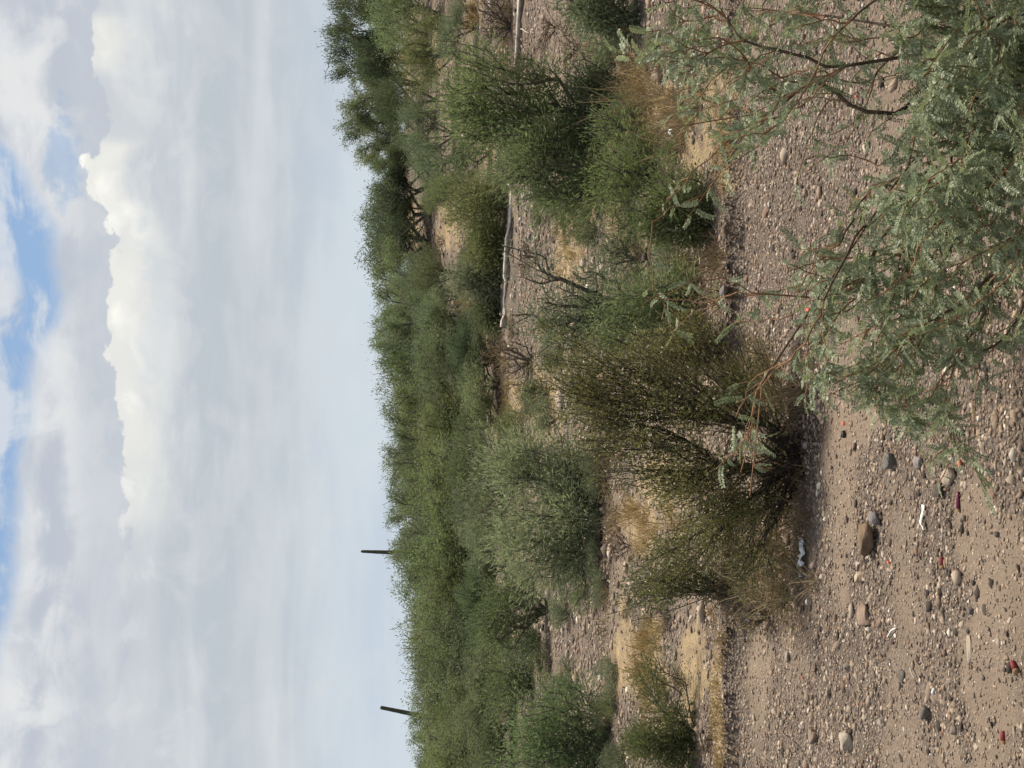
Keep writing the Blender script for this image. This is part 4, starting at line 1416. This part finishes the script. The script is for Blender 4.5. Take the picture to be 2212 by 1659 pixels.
def clay(label, dx, dy, size, arc, yaw, tilt, mat='orange', seed=0):
    """a shard of a clay saucer: a curved rim piece with thickness and a broken edge"""
    rg = np.random.default_rng(seed)
    g = ground(dx, dy)
    n = 9; R = size * .75; th = .0045
    prof = [(R, 0.0), (R * .93, size * .26), (R * .70, size * .38), (R * .45 , size * .42)]
    V = []
    for s_ in (0, 1):
        for i in range(n):
            a = arc * (i / (n - 1) - .5)
            for k, (r, z) in enumerate(prof):
                jag = 1 + (.10 * rg.normal() if k == 3 else 0)
                V.append(((r * jag - s_ * th) * math.cos(a) - R * .75, (r * jag - s_ * th) * math.sin(a), z - s_ * th * .8))
    k = len(prof); q = []
    ix = lambda s_, i, j: s_ * n * k + i * k + j
    for i in range(n - 1):
        for j in range(k - 1):
            q.append((ix(0, i, j), ix(0, i + 1, j), ix(0, i + 1, j + 1), ix(0, i, j + 1)))
            q.append((ix(1, i, j), ix(1, i, j + 1), ix(1, i + 1, j + 1), ix(1, i + 1, j)))
        for j in (0, k - 1):
            q.append((ix(0, i, j), ix(1, i, j), ix(1, i + 1, j), ix(0, i + 1, j)))
    for i in (0, n - 1):
        for j in range(k - 1):
            q.append((ix(0, i, j), ix(0, i, j + 1), ix(1, i, j + 1), ix(1, i, j)))
    me = mesh_arrays('clay_fragment', np.array(V), [np.array(q)], M[mat])
    o = obj('clay_fragment', me, None, (g[0], g[1], g[2] + .006))
    o.rotation_euler = (tilt, 0, yaw)
    tag(o, label, 'clay shard')


clay('bright orange clay target shard seen through mesquite leaves, nearer the bank', 1731, 625, .036, 1.6, -1.6, -.2, seed=1)
clay('bright orange clay target shard among mesquite leaves, longer of that pair', 1754, 674, .042, 1.9, -1.5, -.1, seed=2)
clay('orange clay target shard at the edge of the pale round-topped rock', 2080, 1000, .030, 1.6, -1.2, 0.0, seed=3)
clay('orange-rimmed blackened clay shard on the gravel before the creosote', 1829, 915, .022, 1.6, -1.6, 0, seed=4)
clay('black clay target shard lying behind an orange-rimmed one', 1829, 938, .042, 1.4, -1.6, .0, 'black', 5)
clay('dull orange clay chip by the foot of the largest brown rock', 1925, 1214, .022, 1.2, -1.0, .2, seed=6)
clay('tiny red-orange clay chip in the outer gravel past the brick-brown slab', 1740, 1463, .016, 1.2, -1.0, .2, seed=7)
clay('tiny orange clay chip on gravel below the brick-brown slab', 1917, 1375, .014, 1.2, -1.0, .2, seed=8)
clay('red clay chip on gravel under the sparse mesquite twigs', 1855, 208, .022, 1.2, -1.2, .2, seed=9)


def scrap(name, label, pts, half, cat, mat, thick=.004, wav=.012, seed=0):
    """a crumpled strip lying along ground points given on the photograph"""
    rg = np.random.default_rng(seed)
    P = np.array([ground(*p) for p in pts])
    s = np.linspace(0, 1, 9); t = np.linspace(0, 1, len(P))
    L = np.stack([np.interp(s, t, P[:, i]) for i in range(3)], 1)
    hw = np.interp(s, np.linspace(0, 1, len(half)), half)
    ctr = L[len(L) // 2].copy(); ctr[2] = float(terrain(ctr[0], ctr[1]))
    V = []
    for lay in (0, 1):
        for i in range(9):
            for j, a in enumerate((-1, -.35, .35, 1)):
                z = wav * rg.random() if lay == 0 else 0
                if lay == 0:
                    ref = z + (.3 * hw[i] if j in (1, 2) else 0)
                    V.append(L[i] - ctr + np.array([0, a * hw[i], ref + thick + .004]))
                else:
                    V.append(np.array(V[i * 4 + j]) - np.array([0, 0, thick]))
    q = []
    ix = lambda l, i, j: l * 36 + i * 4 + j
    for i in range(8):
        for j in range(3):
            q.append((ix(0, i, j), ix(0, i, j + 1), ix(0, i + 1, j + 1), ix(0, i + 1, j)))
            q.append((ix(1, i, j), ix(1, i + 1, j), ix(1, i + 1, j + 1), ix(1, i, j + 1)))
        for j in (0, 3):
            q.append((ix(0, i, j), ix(0, i + 1, j), ix(1, i + 1, j), ix(1, i, j)))
    for i in (0, 8):
        for j in range(3):
            q.append((ix(0, i, j), ix(1, i, j), ix(1, i, j + 1), ix(0, i, j + 1)))
    o = obj(name, mesh_arrays(name, np.array(V), [np.array(q)], M[mat]), None, ctr)
    tag(o, label, cat)


scrap('plastic_scrap', 'long white crumpled plastic scrap under the edge of the olive creosote', [(1744, 1162), (1742, 1195), (1740, 1222)], [.004, .018, .030, .022], 'plastic scrap', 'white', .004, .035, 1)
scrap('plastic_scrap', 'tiny white plastic bit just past the long white scrap', [(1735, 1237), (1737, 1246)], [.012, .014, .01], 'plastic scrap', 'white', .004, .02, 2)
scrap('wood_chip', 'forked white splinter on the gravel before the largest brown rock', [(2003, 1090), (2000, 1110), (1995, 1128), (2003, 1145)], [.011, .010, .008, .009, .002], 'splinter', 'bone', .004, .008, 3)
scrap('plastic_scrap', 'small white plastic piece on dry grass among the mesquite twigs', [(1462, 278), (1462, 297)], [.03, .035, .03], 'plastic scrap', 'white', .006, .05, 4)


def stick(label, a, b, r, mat, sag=.01, name='stick'):
    p0 = ground(*a); p1 = ground(*b)
    base = p0.copy()
    n = 7; pts = []
    for i in range(n):
        s = i / (n - 1)
        q = p0 * (1 - s) + p1 * s
        q[2] = float(terrain(q[0], q[1])) + r + .004
        q = q + np.array([.004 * math.sin(5 * s), 0, sag * math.sin(3.1 * s)])
        pts.append(q - base)
    V, f = tube_path(pts, [r * (1 - .5 * i / n) for i in range(n)], 6)
    tag(obj(name, mesh_arrays(name, V, f, M[mat], True), None, base), label, 'stick')


stick('short white stick lying slantwise past the brick-brown slab', (1941, 1357), (1920, 1375), .004, 'bone')
stick('pale curved stick near the charcoal stone on open gravel', (1974, 1442), (1985, 1464), .004, 'pale_stick')
stick('thin tan stick over the creosote litter near the mesquite tips', (1735, 828), (1706, 845), .004, 'dry_stick') if False else None
stick('thin dark twig lying across the outer gravel corner', (1690, 1580), (1760, 1652), .004, 'dead_twig')
stick('bleached stick under the ledge in front of the dark brush', (1125, 62), (1145, 70), .012, 'pale_stick')


# ---------------------------------------------------------------- dry grass and fallen twigs
def blades(name, label, patches, mat, seed, cat='grass'):
    rg = np.random.default_rng(seed)
    P = []; H = []
    for dx, dy, a, b, n, h in patches:
        nc = max(3, n // 26)
        cc = rg.normal(0, .55, (nc, 2)); cs = rg.uniform(.02, .13, nc); ch = np.exp(rg.normal(0, .4, nc))
        for _ in range(n):
            q_ = rg.integers(nc)
            u = cc[q_] + rg.normal(0, 1, 2) * cs[q_] * np.array([1, .8])
            gx_, gy_ = dx + u[0] * a, dy + u[1] * b
            P.append((gx_, gy_)); H.append(h * ch[q_])
    P = np.array(P); H = np.array(H) * np.exp(rg.normal(0, .3, len(P)))
    # drop the points on to the ground: march every ray at once
    rx = (829.5 - P[:, 1]) / F; ru = -(P[:, 0] - 1106) / F
    D = FW[None] + RT[None] * rx[:, None] + UP[None] * ru[:, None]
    ys = np.concatenate([np.arange(6, 16, .03), np.arange(16, 60, .12)])
    X = D[:, 0:1] / D[:, 1:2] * ys[None]; Z = CAM_H + D[:, 2:3] / D[:, 1:2] * ys[None]
    T = terrain(X, np.broadcast_to(ys[None], X.shape))
    hit = np.argmax(Z <= T, 1)
    k = np.arange(len(P))
    B = np.c_[X[k, hit], ys[hit], T[k, hit] - .005]
    B[:, :2] += rg.normal(0, .03, (len(P), 2))
    ln = rg.normal(0, .55, (len(P), 2))
    d = np.c_[ln, np.ones(len(P))]; d /= np.linalg.norm(d, axis=1, keepdims=True)
    sd = np.cross(d, rg.normal(0, 1, (len(P), 3))); sd /= np.linalg.norm(sd, axis=1, keepdims=True)
    w = (.0016 + .00022 * B[:, 1])[:, None]
    Hh = H[:, None]
    bend = np.c_[ln * .35, -np.abs(ln).sum(1) * .25]
    V = np.stack([B - sd * w, B + sd * w, B + d * Hh * .55 + sd * w * .7, B + d * Hh + bend * Hh * .5, B + d * Hh * .55 - sd * w * .7], 1).reshape(-1, 3)
    i0 = (np.arange(len(P)) * 5)[:, None]
    q = i0 + np.array([[0, 1, 2, 4]]); t = i0 + np.array([[4, 2, 3]])
    o = obj(name, mesh_arrays(name, V, [q, t], mat))
    o.color = (1, 1, 1, 1)
    tag(o, label, cat, None, 'stuff')


blades('dry_grass', 'yellow dry grass in strips along the bank and slope',
       [(1556, 270, 28, 130, 700, .03), (1550, 1520, 12, 180, 900, .035), (1560, 1640, 10, 60, 300, .035), (1400, 1395, 26, 70, 500, .10), (1232, 545, 30, 90, 350, .07), (1112, 890, 22, 80, 300, .10),
        (1120, 1385, 22, 40, 300, .14), (893, 490, 12, 60, 300, .2), (1400, 240, 50, 80, 700, .15), (1018, 650, 18, 40, 250, .2), (1026, 20, 20, 40, 250, .2), (1415, 1480, 35, 60, 400, .10),
        (873, 170, 10, 70, 300, .25), (1400, 1120, 60, 80, 500, .10), (1310, 310, 20, 90, 250, .15)], M['dry'], 91)
blades('dry_brown_grass', 'brown dead grass tangled around the creosote and mesquite feet',
       [(1665, 830, 50, 70, 750, .16), (1700, 1000, 45, 180, 800, .10), (1690, 1240, 45, 110, 700, .11), (1610, 1230, 60, 100, 350, .14), (1500, 650, 40, 120, 500, .15), (1540, 560, 30, 100, 400, .12), (1300, 190, 30, 150, 400, .2),
        (1480, 250, 40, 70, 500, .16), (1095, 60, 20, 90, 300, .2), (1090, 760, 20, 60, 250, .2), (1400, 200, 40, 100, 400, .25), (1320, 1100, 20, 180, 300, .14)], M['dry_brown'], 92)
